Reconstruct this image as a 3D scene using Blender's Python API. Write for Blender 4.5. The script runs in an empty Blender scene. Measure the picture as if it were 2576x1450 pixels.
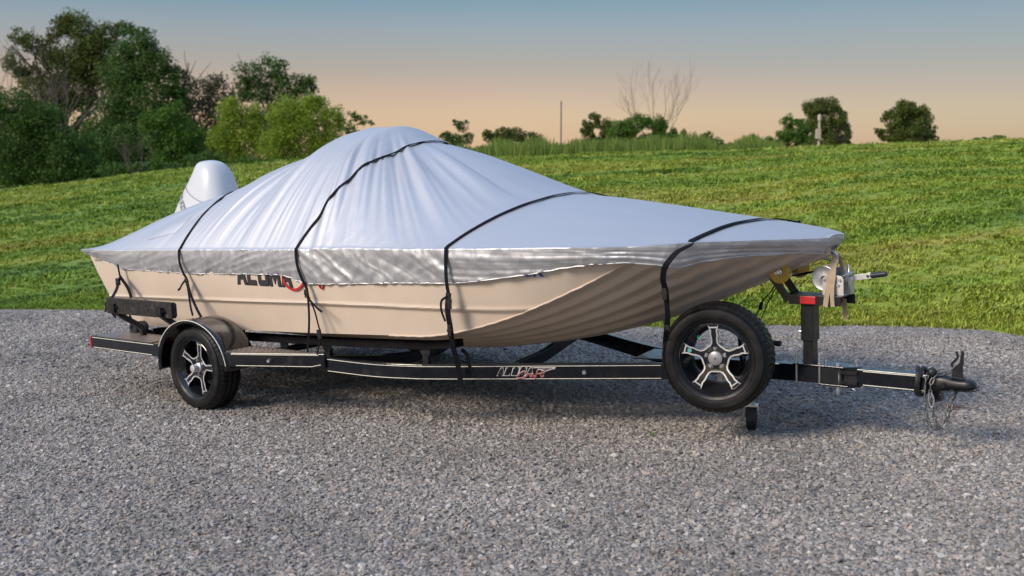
import bpy, bmesh, math, random
import numpy as np
from mathutils import Matrix, Vector, noise
random.seed(7); np.random.seed(7)
R = math.radians
scene = bpy.context.scene
COL = scene.collection

# ------------------------------------------------------------------ camera
HC = 1.89                       # camera height
FPX, HOR = 2660.0, 398.0        # focal length and horizon in 2576 px wide units
PITCH = math.atan((725-HOR)/FPX)
cam_d = bpy.data.cameras.new("camera")
cam = bpy.data.objects.new("camera", cam_d); COL.objects.link(cam)
cam.location = (0, 0, HC); cam.rotation_euler = (math.pi/2-PITCH, 0, 0)
cam_d.lens = FPX/2576*36; cam_d.sensor_width = 36
cam_d.clip_start = .05; cam_d.clip_end = 5000
cam_d.dof.use_dof = True; cam_d.dof.focus_distance = 7.3; cam_d.dof.aperture_fstop = 2.5
scene.camera = cam
scene.render.resolution_x = 1024; scene.render.resolution_y = 576

# ------------------------------------------------------------------ light
SUN_EL, SUN_AZ = R(33), R(-122)         # azimuth measured from +Y towards +X
w = bpy.data.worlds.new("World"); scene.world = w; w.use_nodes = True
nt = w.node_tree; nt.nodes.clear()
N = nt.nodes.new; Lk = nt.links.new
out = N('ShaderNodeOutputWorld'); bg = N('ShaderNodeBackground'); bg2 = N('ShaderNodeBackground'); add = N('ShaderNodeAddShader')
sky = N('ShaderNodeTexSky'); sky.sky_type = 'NISHITA'; sky.sun_disc = False
sky.sun_elevation = SUN_EL; sky.sun_rotation = SUN_AZ
bg2.inputs['Strength'].default_value = .05
Lk(sky.outputs[0], bg2.inputs['Color'])
tc = N('ShaderNodeTexCoord'); sp = N('ShaderNodeSeparateXYZ'); rp = N('ShaderNodeValToRGB')
Lk(tc.outputs['Generated'], sp.inputs[0]); Lk(sp.outputs['Z'], rp.inputs[0])
rp.color_ramp.interpolation = 'LINEAR'
els = [(0.0, (.52, .30, .165)), (.040, (.46, .27, .145)), (.0617, (.37, .20, .130)), (.081, (.262, .165, .115)), (.10, (.205, .165, .140)),
       (.12, (.155, .165, .18)), (.15, (.050, .125, .170)), (.40, (.27, .44, .73)), (1.0, (.47, .62, .95))]
rp.color_ramp.elements[0].position = els[0][0]; rp.color_ramp.elements[0].color = (*els[0][1], 1)
rp.color_ramp.elements[1].position = 1.0; rp.color_ramp.elements[1].color = (*els[-1][1], 1)
for p_, c_ in els[1:-1]:
    e = rp.color_ramp.elements.new(p_); e.color = (*c_, 1)
az = N('ShaderNodeMapRange'); az.inputs[1].default_value = .0; az.inputs[2].default_value = .5; az.inputs[3].default_value = 1.0; az.inputs[4].default_value = .62; Lk(sp.outputs['X'], az.inputs[0])
hsv = N('ShaderNodeHueSaturation'); Lk(rp.outputs[0], hsv.inputs['Color']); Lk(az.outputs[0], hsv.inputs['Value'])
Lk(hsv.outputs[0], bg.inputs['Color']); bg.inputs['Strength'].default_value = 1.0
Lk(bg.outputs[0], add.inputs[0]); Lk(bg2.outputs[0], add.inputs[1]); Lk(add.outputs[0], out.inputs['Surface'])
sd = bpy.data.lights.new("sun", 'SUN'); sd.energy = 3.5; sd.angle = R(20); sd.color = (1.0, .87, .73)
so = bpy.data.objects.new("sun", sd); COL.objects.link(so)
dirv = Vector((math.sin(SUN_AZ)*math.cos(SUN_EL), math.cos(SUN_AZ)*math.cos(SUN_EL), math.sin(SUN_EL)))
so.rotation_euler = dirv.to_track_quat('Z', 'Y').to_euler(); so.location = dirv*50
vs = scene.view_settings
vs.view_transform = 'Standard'; vs.look = 'None'; vs.gamma = 1; vs.exposure = 0.0; vs.use_curve_mapping = False

# ------------------------------------------------------------------ materials
def mat(name, base, rough=.5, metal=0.0, var=0.0, vscale=8.0, bump=0.0, bscale=60.0, col2=None, coat=0.0,
        c2scale=3.0, c2lo=.5, c2hi=.7, spec=.5, detail=4.0, rvar=0.0):
    m = bpy.data.materials.new(name); m.use_nodes = True
    t = m.node_tree; b = t.nodes['Principled BSDF']
    b.inputs['Roughness'].default_value = rough; b.inputs['Metallic'].default_value = metal
    b.inputs['Coat Weight'].default_value = coat; b.inputs['Specular IOR Level'].default_value = spec
    co = t.nodes.new('ShaderNodeTexCoord'); src = co.outputs['Object']
    cur = None
    rgb = t.nodes.new('ShaderNodeRGB'); rgb.outputs[0].default_value = (*base, 1); cur = rgb.outputs[0]
    if col2:
        n = t.nodes.new('ShaderNodeTexNoise'); n.inputs['Scale'].default_value = c2scale; n.inputs['Detail'].default_value = 6
        t.links.new(src, n.inputs['Vector'])
        mr = t.nodes.new('ShaderNodeMapRange'); mr.inputs[1].default_value = c2lo; mr.inputs[2].default_value = c2hi
        t.links.new(n.outputs['Fac'], mr.inputs[0])
        mx = t.nodes.new('ShaderNodeMix'); mx.data_type = 'RGBA'
        t.links.new(mr.outputs[0], mx.inputs[0]); t.links.new(cur, mx.inputs[6]); mx.inputs[7].default_value = (*col2, 1)
        cur = mx.outputs[2]
    if var:
        n = t.nodes.new('ShaderNodeTexNoise'); n.inputs['Scale'].default_value = vscale; n.inputs['Detail'].default_value = detail
        t.links.new(src, n.inputs['Vector'])
        mr = t.nodes.new('ShaderNodeMapRange'); mr.inputs[1].default_value = .3; mr.inputs[2].default_value = .7
        mr.inputs[3].default_value = 1-var; mr.inputs[4].default_value = 1+var
        t.links.new(n.outputs['Fac'], mr.inputs[0])
        hs = t.nodes.new('ShaderNodeHueSaturation'); t.links.new(mr.outputs[0], hs.inputs['Value']); t.links.new(cur, hs.inputs['Color'])
        cur = hs.outputs[0]
    t.links.new(cur, b.inputs['Base Color'])
    if rvar:
        n = t.nodes.new('ShaderNodeTexNoise'); n.inputs['Scale'].default_value = 14; n.inputs['Detail'].default_value = 5
        t.links.new(src, n.inputs['Vector'])
        mr = t.nodes.new('ShaderNodeMapRange'); mr.inputs[1].default_value = .3; mr.inputs[2].default_value = .7
        mr.inputs[3].default_value = max(0, rough-rvar); mr.inputs[4].default_value = rough+rvar
        t.links.new(n.outputs['Fac'], mr.inputs[0]); t.links.new(mr.outputs[0], b.inputs['Roughness'])
    if bump:
        n = t.nodes.new('ShaderNodeTexNoise'); n.inputs['Scale'].default_value = bscale; n.inputs['Detail'].default_value = 5
        t.links.new(src, n.inputs['Vector'])
        bp = t.nodes.new('ShaderNodeBump'); bp.inputs['Strength'].default_value = bump; bp.inputs['Distance'].default_value = .02
        t.links.new(n.outputs['Fac'], bp.inputs['Height']); t.links.new(bp.outputs[0], b.inputs['Normal'])
    return m

M = {}
M['frame'] = mat('black_paint', (.005, .006, .009), .16, 0, .3, 6, .02, 90, col2=(.045, .038, .03), c2scale=9, c2lo=.58, c2hi=.85, coat=.3, rvar=.10)
M['frame_matte'] = mat('black_powder_coat', (.007, .0075, .009), .38, 0, .3, 12, .05, 120, rvar=.1)
M['stripe'] = mat('cream_pinstripe', (.80, .76, .62), .4, 0, .15, 40)
M['tyre'] = mat('tyre_rubber', (.0075, .0072, .0075), .42, 0, .25, 14, .08, 150, col2=(.028, .023, .020), c2scale=6, c2lo=.56, c2hi=.8, rvar=.14, spec=.35)
M['rim'] = mat('black_wheel_paint', (.008, .009, .012), .16, 0, coat=.6)
M['chrome'] = mat('machined_aluminium', (.82, .81, .79), .38, .75)
M['cap'] = mat('grey_cap', (.32, .31, .31), .38, .3, .1, 30)
M['chain'] = mat('worn_chain_steel', (.22, .22, .215), .45, .8, .2, 60)
M['steel'] = mat('zinc_steel', (.58, .59, .60), .34, .9, .15, 25, .04, 80, rvar=.1)
M['steel_light'] = mat('galvanised_plate', (.66, .62, .58), .42, .6, .12, 20, .03, 120)
M['plate'] = mat('checker_plate_aluminium', (.32, .27, .235), .33, .8, .2, 12)
M['tread_metal'] = mat('plate_stud', (.40, .34, .30), .28, .9)
M['red'] = mat('red_reflector', (.55, .012, .012), .18, 0, .2, 60, coat=.7)
M['light_red'] = mat('red_lamp_lens', (.42, .005, .03), .2, 0, coat=.6)
M['carpet'] = mat('bunk_carpet', (.045, .042, .040), .95, 0, .35, 40, .6, 260, col2=(.13, .12, .11), c2scale=22, c2lo=.60, c2hi=.74, spec=.1)
M['bunk'] = mat('black_bunk_carpet', (.012, .011, .012), .95, 0, .3, 40, .4, 200, spec=.1)
M['hull'] = mat('cream_hull_paint', (.62, .505, .395), .30, 0, .05, 2.2, .015, 6, col2=(.53, .40, .28), c2scale=2.3, c2lo=.60, c2hi=.86, coat=.25)
M['hull_edge'] = mat('hull_edge_trim', (.60, .47, .36), .4)
M['black_vinyl'] = mat('charcoal_lettering', (.035, .033, .036), .4)
M['dark_outline'] = mat('black_letter_edge', (.008, .008, .008), .4)
M['red_vinyl'] = mat('red_lettering', (.40, .012, .018), .35)
M['white_vinyl'] = mat('white_lettering', (.80, .76, .72), .4)
M['blue_vinyl'] = mat('blue_lettering', (.012, .10, .36), .35)
M['strap'] = mat('black_webbing', (.006, .007, .011), .75, 0, .3, 60, .2, 400, spec=.12)
M['buckle'] = mat('black_plastic', (.012, .012, .014), .3)
M['tan'] = mat('tan_webbing', (.40, .30, .20), .8, 0, .15, 30, .3, 300)
M['cowl'] = mat('white_gelcoat', (.56, .575, .59), .30, 0, .02, 4, coat=.5)
M['cowl_grey'] = mat('grey_decal', (.22, .23, .26), .35)
M['rubber'] = mat('black_rubber', (.012, .012, .013), .5, 0, .2, 30, .1, 120)
M['bluegrip'] = mat('dark_grip', (.016, .020, .028), .38)
M['bark'] = mat('bark', (.055, .042, .034), .95, 0, .3, 3, .3, 20)
M['greybark'] = mat('grey_bark', (.12, .095, .085), .95, 0, .3, 3)
M['pole'] = mat('weathered_pole_wood', (.16, .13, .11), .9, 0, .2, 5)
M['whitepole'] = mat('pale_pole_paint', (.42, .34, .29), .7, 0, .1, 5)
M['sticker'] = mat('green_sticker', (.10, .42, .38), .4)
M['green_cap'] = mat('green_valve_cap', (.0, .35, .16), .4)
M['weed'] = mat('weed_green', (.12, .20, .03), .6)
M['deadgrass'] = mat('dead_grass', (.20, .10, .055), .8)
# amber rollers: translucent polyurethane
m = mat('amber_polyurethane', (.66, .40, .015), .22, 0, .15, 12, coat=.3); M['amber'] = m
b = m.node_tree.nodes['Principled BSDF']; b.inputs['Transmission Weight'].default_value = .35; b.inputs['Subsurface Weight'].default_value = .0

# silver cover cloth
def cloth_mat():
    m = bpy.data.materials.new('silver_cover_cloth'); m.use_nodes = True
    t = m.node_tree; b = t.nodes['Principled BSDF']; n = t.nodes.new; l = t.links.new
    b.inputs['Base Color'].default_value = (.585, .58, .59, 1); b.inputs['Metallic'].default_value = .70
    b.inputs['Roughness'].default_value = .47; b.inputs['Specular IOR Level'].default_value = .5
    tc = n('ShaderNodeTexCoord')
    n1 = n('ShaderNodeTexNoise'); n1.inputs['Scale'].default_value = 3.2; n1.inputs['Detail'].default_value = 3; n1.inputs['Distortion'].default_value = 1.4
    n1.noise_type = 'RIDGED_MULTIFRACTAL' if hasattr(n1, 'noise_type') else n1.noise_type
    l(tc.outputs['Object'], n1.inputs['Vector'])
    n2 = n('ShaderNodeTexNoise'); n2.inputs['Scale'].default_value = 260; n2.inputs['Detail'].default_value = 2; l(tc.outputs['Object'], n2.inputs['Vector'])
    at = n('ShaderNodeAttribute'); at.attribute_name = 'crinkle'
    mul = n('ShaderNodeMath'); mul.operation = 'MULTIPLY'; l(n1.outputs['Fac'], mul.inputs[0]); l(at.outputs['Fac'], mul.inputs[1])
    vo = n('ShaderNodeTexVoronoi'); vo.inputs['Scale'].default_value = 9; mpv = n('ShaderNodeMapping'); mpv.inputs['Rotation'].default_value = (0, .7, 0); mpv.inputs['Scale'].default_value = (1.5, 1, .55)
    nd = n('ShaderNodeTexNoise'); nd.inputs['Scale'].default_value = 4; l(tc.outputs['Object'], nd.inputs['Vector'])
    av = n('ShaderNodeMixRGB'); av.blend_type = 'ADD'; av.inputs[0].default_value = .18; l(tc.outputs['Object'], av.inputs[1]); l(nd.outputs['Color'], av.inputs[2]); l(av.outputs[0], mpv.inputs[0]); l(mpv.outputs[0], vo.inputs['Vector'])
    m3 = n('ShaderNodeMath'); m3.operation = 'MULTIPLY'; l(vo.outputs['Distance'], m3.inputs[0]); l(at.outputs['Fac'], m3.inputs[1])
    b0 = n('ShaderNodeBump'); b0.inputs['Strength'].default_value = .35; b0.inputs['Distance'].default_value = .030; l(m3.outputs[0], b0.inputs['Height'])
    b1 = n('ShaderNodeBump'); b1.inputs['Strength'].default_value = .35; b1.inputs['Distance'].default_value = .012; l(mul.outputs[0], b1.inputs['Height']); l(b0.outputs[0], b1.inputs['Normal'])
    b2 = n('ShaderNodeBump'); b2.inputs['Strength'].default_value = .05; b2.inputs['Distance'].default_value = .002; l(n2.outputs['Fac'], b2.inputs['Height']); l(b1.outputs[0], b2.inputs['Normal'])
    l(b2.outputs[0], b.inputs['Normal'])
    return m
M['cloth'] = cloth_mat()

# ------------------------------------------------------------------ trailer frame of reference (s forward, l to the near side, z up)
TH, TP, TR = R(38), R(2.1), R(-1)
hv = Vector((math.cos(TH)*math.cos(TP), -math.sin(TH)*math.cos(TP), math.sin(TP)))
n0 = Vector((-math.sin(TH), -math.cos(TH), 0)); up0 = hv.cross(-n0).normalized()
if up0.z < 0: up0 = -up0
nv = n0*math.cos(TR)+up0*math.sin(TR); uv = up0*math.cos(TR)-n0*math.sin(TR)
ORG = Vector((-1.57, 8.96, 0))
LM = Matrix(((hv.x, -nv.x, uv.x, ORG.x), (hv.y, -nv.y, uv.y, ORG.y), (hv.z, -nv.z, uv.z, ORG.z), (0, 0, 0, 1)))
CAMW = Vector((0, 0, HC))
UG = (uv-hv*.0095).normalized()          # the pad rises a little more than the trailer frame

def tag(o, label=None, cat=None, group=None, kind=None):
    if label: o['label'] = label
    if cat: o['category'] = cat
    if group: o['group'] = group
    if kind: o['kind'] = kind
    return o
class Base:                                # current thing base in (s,l,z)
    cur = (0, 0, 0)
def thing(name, label, cat, base, group=None):
    o = bpy.data.objects.new(name, None); COL.objects.link(o); o.empty_display_size = .1
    o.matrix_world = LM @ Matrix.Translation((base[0], -base[1], base[2]))
    o['base'] = base; tag(o, label, cat, group)
    return o
def cr(pts, n=8, closed=False):            # Catmull-Rom through points
    P = [Vector(p) for p in pts]; out = []
    m_ = len(P)
    for i in range(m_ if closed else m_-1):
        a = P[(i-1) % m_] if (closed or i > 0) else P[0]*2-P[1]
        b_ = P[i]; c = P[(i+1) % m_]; d = P[(i+2) % m_] if (closed or i < m_-2) else P[-1]*2-P[-2]
        for k in range(n):
            t = k/n
            out.append(.5*((2*b_)+(c-a)*t+(2*a-5*b_+4*c-d)*t*t+(3*b_-a-3*c+d)*t**3))
    if not closed: out.append(P[-1])
    return out
class MB:
    def __init__(s): s.v = []; s.f = []; s.sm = []
    def add(s, vs_, fs, smooth=False):
        o = len(s.v); s.v.extend([tuple(v) for v in vs_]); s.f.extend([tuple(i+o for i in f) for f in fs]); s.sm.extend([smooth]*len(fs)); return s
    def box(s, a, b):
        x0, y0, z0 = a; x1, y1, z1 = b
        return s.add([(x0,y0,z0),(x1,y0,z0),(x1,y1,z0),(x0,y1,z0),(x0,y0,z1),(x1,y0,z1),(x1,y1,z1),(x0,y1,z1)],
                     [(0,1,2,3),(4,7,6,5),(0,4,5,1),(1,5,6,2),(2,6,7,3),(3,7,4,0)])
    def sweep(s, pts, prof, up=(0,0,1), closed=False, caps=True, smooth=False, scale=None):
        P = [Vector(p) for p in pts]; n = len(P); k = len(prof); vs_ = []
        for i in range(n):
            if closed: t = P[(i+1) % n]-P[i-1]
            else: t = P[min(i+1, n-1)]-P[max(i-1, 0)]
            t.normalize(); u = Vector(up); u = u-t*u.dot(t)
            if u.length < 1e-4: u = Vector((1,0,0))-t*t.x
            u.normalize(); r = t.cross(u); sc = 1 if scale is None else scale[i]
            for a, b_ in prof: vs_.append(P[i]+r*a*sc+u*b_*sc)
        fs = []
        for i in range(n if closed else n-1):
            for j in range(k):
                a = i*k+j; b_ = i*k+(j+1) % k; c = ((i+1) % n)*k+(j+1) % k; d = ((i+1) % n)*k+j
                fs.append((a, b_, c, d))
        if caps and not closed: fs.append(tuple(range(k))[::-1]); fs.append(tuple((n-1)*k+j for j in range(k)))
        return s.add(vs_, fs, smooth)
    def beam(s, p0, p1, w_, h_, up=(0,0,1)):
        return s.sweep([p0, p1], [(-w_/2,-h_/2),(w_/2,-h_/2),(w_/2,h_/2),(-w_/2,h_/2)], up)
    def beams(s, pts, w_, h_, up=(0,0,1)):
        return s.sweep(pts, [(-w_/2,-h_/2),(w_/2,-h_/2),(w_/2,h_/2),(-w_/2,h_/2)], up)
    def tube(s, pts, r, k=8, closed=False, scale=None):
        return s.sweep(pts, [(r*math.cos(2*math.pi*j/k), r*math.sin(2*math.pi*j/k)) for j in range(k)], (0.13,.2,1), closed, True, True, scale)
    def lathe(s, c, ax, prof, n=32, closed=False, smooth=True, rmod=None):
        ax = Vector(ax).normalized(); c = Vector(c)
        a = ax.orthogonal().normalized() if abs(ax.y) < .9 else Vector((1,0,0)); a = (a-ax*a.dot(ax)).normalized(); b_ = ax.cross(a)
        vs_ = []; k = len(prof)
        for i in range(n):
            t = 2*math.pi*i/n; d = a*math.cos(t)+b_*math.sin(t)
            for j, (r, h_) in enumerate(prof):
                rr = r if rmod is None else rmod(i, j, r)
                vs_.append(c+d*rr+ax*h_)
        fs = []
        for i in range(n):
            for j in range(k if closed else k-1):
                fs.append((i*k+j, i*k+(j+1) % k, ((i+1) % n)*k+(j+1) % k, ((i+1) % n)*k+j))
        return s.add(vs_, fs, smooth)
    def cyl(s, p0, p1, r, n=16, r2=None, smooth=True):
        p0 = Vector(p0); p1 = Vector(p1); L = (p1-p0).length; r2 = r if r2 is None else r2
        return s.lathe(p0, p1-p0, [(1e-5,0),(r,0),(r,1e-4),(r2,L-1e-4),(r2,L),(1e-5,L)], n, smooth=smooth)
    def prism(s, poly, off):                # poly: 3-D points, extruded by vector off
        P = [Vector(p) for p in poly]; off = Vector(off); n = len(P)
        return s.add(P+[p+off for p in P], [tuple(range(n))[::-1], tuple(range(n, 2*n))]+[(i, (i+1) % n, n+(i+1) % n, n+i) for i in range(n)])
    def sphere(s, c, r, n=16, sc=(1,1,1)):
        prof = [(max(1e-5, math.sin(math.pi*i/n)*r), -math.cos(math.pi*i/n)*r) for i in range(n+1)]
        o = len(s.v); s.lathe(c, (0,0,1), prof, n*2)
        for i in range(o, len(s.v)):
            v = s.v[i]; s.v[i] = tuple(c[k]+(v[k]-c[k])*sc[k] for k in range(3))
        return s
    def turn(s, cx, cy, a):
        c, d = math.cos(a), math.sin(a); s.v = [(cx+(v[0]-cx)*c-(v[1]-cy)*d, cy+(v[0]-cx)*d+(v[1]-cy)*c, v[2]) for v in s.v]; return s
    def squash(s):                          # shortens the coupler head along the tongue
        s.v = [(5.0+(v[0]-5.0)*.70, v[1], v[2]) for v in s.v]; return s
    def build(s, name, material, parent=None, label=None, bevel=0, angle=40, space=True, kind=None):
        me = bpy.data.meshes.new(name)
        if space:
            bs = (0,0,0); q = parent
            while q is not None and 'base' not in q: q = q.parent
            if q is not None: bs = q['base']
            vv = [(v[0]-bs[0], -(v[1]-bs[1]), v[2]-bs[2]) for v in s.v]
            ff = [f[::-1] for f in s.f]
        else: vv, ff = s.v, s.f
        me.from_pydata(vv, [], ff); me.validate()
        o = bpy.data.objects.new(name, me); COL.objects.link(o); me.materials.append(material)
        if len(me.polygons) == len(s.sm): me.polygons.foreach_set('use_smooth', s.sm)
        bm = bmesh.new(); bm.from_mesh(me); bmesh.ops.recalc_face_normals(bm, faces=bm.faces); bm.to_mesh(me); bm.free()
        if any(s.sm): me.set_sharp_from_angle(angle=R(angle))
        if parent is not None: o.parent = parent
        if bevel:
            bv = o.modifiers.new('bevel', 'BEVEL'); bv.width = bevel; bv.segments = 2; bv.limit_method = 'ANGLE'; bv.angle_limit = R(35)
        if label: o['label'] = label
        if kind: o['kind'] = kind
        return o
def interp(tab, x):
    if x <= tab[0][0]: return tab[0][1]
    for (a, va), (b_, vb) in zip(tab, tab[1:]):
        if x <= b_: return va+(vb-va)*(x-a)/(b_-a)
    return tab[-1][1]
def sinterp(tab, x):                        # smooth (monotone-ish cubic) interpolation
    n = len(tab)
    if x <= tab[0][0]: return tab[0][1]
    if x >= tab[-1][0]: return tab[-1][1]
    for i in range(n-1):
        if x <= tab[i+1][0]: break
    x0, y0 = tab[i]; x1, y1 = tab[i+1]; h_ = x1-x0
    d = (y1-y0)/h_
    def slope(j):
        if j == 0 or j == n-1: return None
        a = (tab[j][1]-tab[j-1][1])/(tab[j][0]-tab[j-1][0]); b_ = (tab[j+1][1]-tab[j][1])/(tab[j+1][0]-tab[j][0])
        if a*b_ <= 0: return 0
        return 2*a*b_/(a+b_)
    m0 = slope(i); m1 = slope(i+1); m0 = d if m0 is None else m0; m1 = d if m1 is None else m1
    t = (x-x0)/h_
    return (2*t**3-3*t*t+1)*y0+(t**3-2*t*t+t)*h_*m0+(-2*t**3+3*t*t)*y1+(t**3-t*t)*h_*m1
def nz(x, y=0, z=0): return noise.noise(Vector((x, y, z)))

# ------------------------------------------------------------------ terrain
def plane_z(x, y):                          # the gravel pad lies in the trailer's ground plane
    return -(UG.x*(x-ORG.x)+UG.y*(y-ORG.y))/UG.z
def px_ground(px, py):
    a = PITCH; x = (px-1288)/FPX; u = -(py-725)/FPX
    d = Vector((x, math.cos(a)+u*math.sin(a), -math.sin(a)+u*math.cos(a)))
    t = (UG.dot(ORG-CAMW))/UG.dot(d)
    return CAMW+d*t
edge_px = [(-900, 772), (-300, 777), (0, 779), (200, 780), (330, 783), (700, 800), (1000, 808), (1288, 815), (1640, 824), (1780, 829), (1960, 818), (2060, 824), (2140, 819), (2300, 823),
           (2480, 831), (2576, 846), (2800, 850), (3600, 890)]
EDGE = [(-60, 17.0), (-30, 16.6)]+[(p.x, p.y) for p in (px_ground(*q) for q in edge_px)]+[(30, 11), (60, 11)]
EDGE.sort()
YC = 33.0
crest_px = [(-1500, 520), (-400, 500), (0, 481), (100, 471), (300, 446), (430, 431), (600, 418), (720, 409), (1000, 402), (1300, 398), (1500, 389), (1850, 382), (2100, 372), (2350, 362), (2576, 355), (3200, 350), (4200, 352)]
CREST = [((p-1288)/FPX*YC, HC+(HOR-y)/FPX*YC) for p, y in crest_px]
def ground_z(x, y):
    ye = interp(EDGE, x)
    if y <= ye: return plane_z(x, y)
    ze = plane_z(x, ye); zc = sinterp(CREST, x*YC/max(y, 12.) if y < YC else x)
    if y <= YC:
        t = (y-ye)/(YC-ye); bank = .10*(1-math.exp(-(y-ye)/.9))*(1-t)
        f = t+.16*math.sin(math.pi*t)
        z = ze+(zc-ze)*f+bank
        z += .05*nz(x*.35, y*.35)*min(1, (y-ye)*.5)*(1-t*.6)+.03*nz(x*1.2, y*1.2, 4)*min(1, (y-ye)*.8)*(1-t*.5)
        return z
    t = min(1, (y-YC)/25)
    return zc+(-.9-zc)*(t*t*(3-2*t)) - .02*(y-YC)*math.exp(-(y-YC)/12)
def grid_mesh(name, xs, ys, zf, material):
    vs_ = [(x, y, zf(x, y)) for y in ys for x in xs]; k = len(xs)
    fs = [(j*k+i, j*k+i+1, (j+1)*k+i+1, (j+1)*k+i) for j in range(len(ys)-1) for i in range(k-1)]
    me = bpy.data.meshes.new(name); me.from_pydata(vs_, [], fs); me.polygons.foreach_set('use_smooth', [True]*len(fs))
    o = bpy.data.objects.new(name, me); COL.objects.link(o); me.materials.append(material); return o

def grass_mat(name, val=1.0, inst=False):
    m = bpy.data.materials.new(name); m.use_nodes = True; t = m.node_tree; b = t.nodes['Principled BSDF']; n = t.nodes.new; l = t.links.new
    g = n('ShaderNodeNewGeometry'); mp = n('ShaderNodeMapping'); mp.inputs['Scale'].default_value = (.13, .85, .5); l(g.outputs['Position'], mp.inputs[0])
    n1 = n('ShaderNodeTexNoise'); n1.inputs['Scale'].default_value = .75; n1.inputs['Detail'].default_value = 6; n1.inputs['Roughness'].default_value = .62; l(mp.outputs[0], n1.inputs['Vector'])
    cr_ = n('ShaderNodeValToRGB'); l(n1.outputs['Fac'], cr_.inputs[0])
    e = cr_.color_ramp.elements; e[0].position = .30; e[0].color = (.070*val, .130*val, .020*val, 1); e[1].position = .72; e[1].color = (.25*val, .20*val, .060*val, 1)
    for p_, c_ in ((.38, (.115, .195, .026)), (.47, (.185, .265, .034)), (.54, (.255, .300, .042)), (.63, (.28, .275, .050))):
        x = e.new(p_); x.color = (c_[0]*val, c_[1]*val, c_[2]*val, 1)
    mp2 = n('ShaderNodeMapping'); mp2.inputs['Scale'].default_value = (.9, 2.2, 1); l(g.outputs['Position'], mp2.inputs[0])
    n2 = n('ShaderNodeTexNoise'); n2.inputs['Scale'].default_value = 2.2; n2.inputs['Detail'].default_value = 7; l(mp2.outputs[0], n2.inputs['Vector'])
    mr = n('ShaderNodeMapRange'); mr.inputs[1].default_value = .3; mr.inputs[2].default_value = .7; mr.inputs[3].default_value = .85; mr.inputs[4].default_value = 1.14; l(n2.outputs['Fac'], mr.inputs[0])
    hs = n('ShaderNodeHueSaturation'); l(cr_.outputs[0], hs.inputs['Color'])
    if inst:
        oi = n('ShaderNodeObjectInfo'); m2 = n('ShaderNodeMapRange'); m2.inputs[3].default_value = .90; m2.inputs[4].default_value = 1.10; l(oi.outputs['Random'], m2.inputs[0])
        mu = n('ShaderNodeMath'); mu.operation = 'MULTIPLY'; l(mr.outputs[0], mu.inputs[0]); l(m2.outputs[0], mu.inputs[1]); l(mu.outputs[0], hs.inputs['Value'])
        b.inputs['Subsurface Weight'].default_value = 0.0
    else: l(mr.outputs[0], hs.inputs['Value'])
    l(hs.outputs[0], b.inputs['Base Color']); b.inputs['Roughness'].default_value = .65; b.inputs['Specular IOR Level'].default_value = .25
    if not inst:
        n3 = n('ShaderNodeTexNoise'); n3.inputs['Scale'].default_value = 9; n3.inputs['Detail'].default_value = 8; l(g.outputs['Position'], n3.inputs['Vector'])
        bp = n('ShaderNodeBump'); bp.inputs['Strength'].default_value = .9; bp.inputs['Distance'].default_value = .08; l(n3.outputs['Fac'], bp.inputs['Height']); l(bp.outputs[0], b.inputs['Normal'])
    return m
M['lawn'] = grass_mat('lawn', .95); M['blade'] = grass_mat('grass_blades', 1.25, True)
def spaced(parts):
    o = []
    for a, b_, d in parts:
        k = max(1, round((b_-a)/d)); o += [a+(b_-a)*i/k for i in range(k)]
    return o+[parts[-1][1]]
xs = spaced([(-900,-60,60),(-60,-20,4),(-20,20,.4),(20,60,4),(60,900,60)])
ys = spaced([(-400,-20,40),(-20,8,4),(8,35,.35),(35,70,1.5),(70,200,10),(200,1200,100)])
ground = grid_mesh('ground', xs, ys, lambda x, y: ground_z(x, y)-(.03 if y < interp(EDGE, x)-.25 else 0), M['lawn']); ground['kind'] = 'structure'

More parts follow.
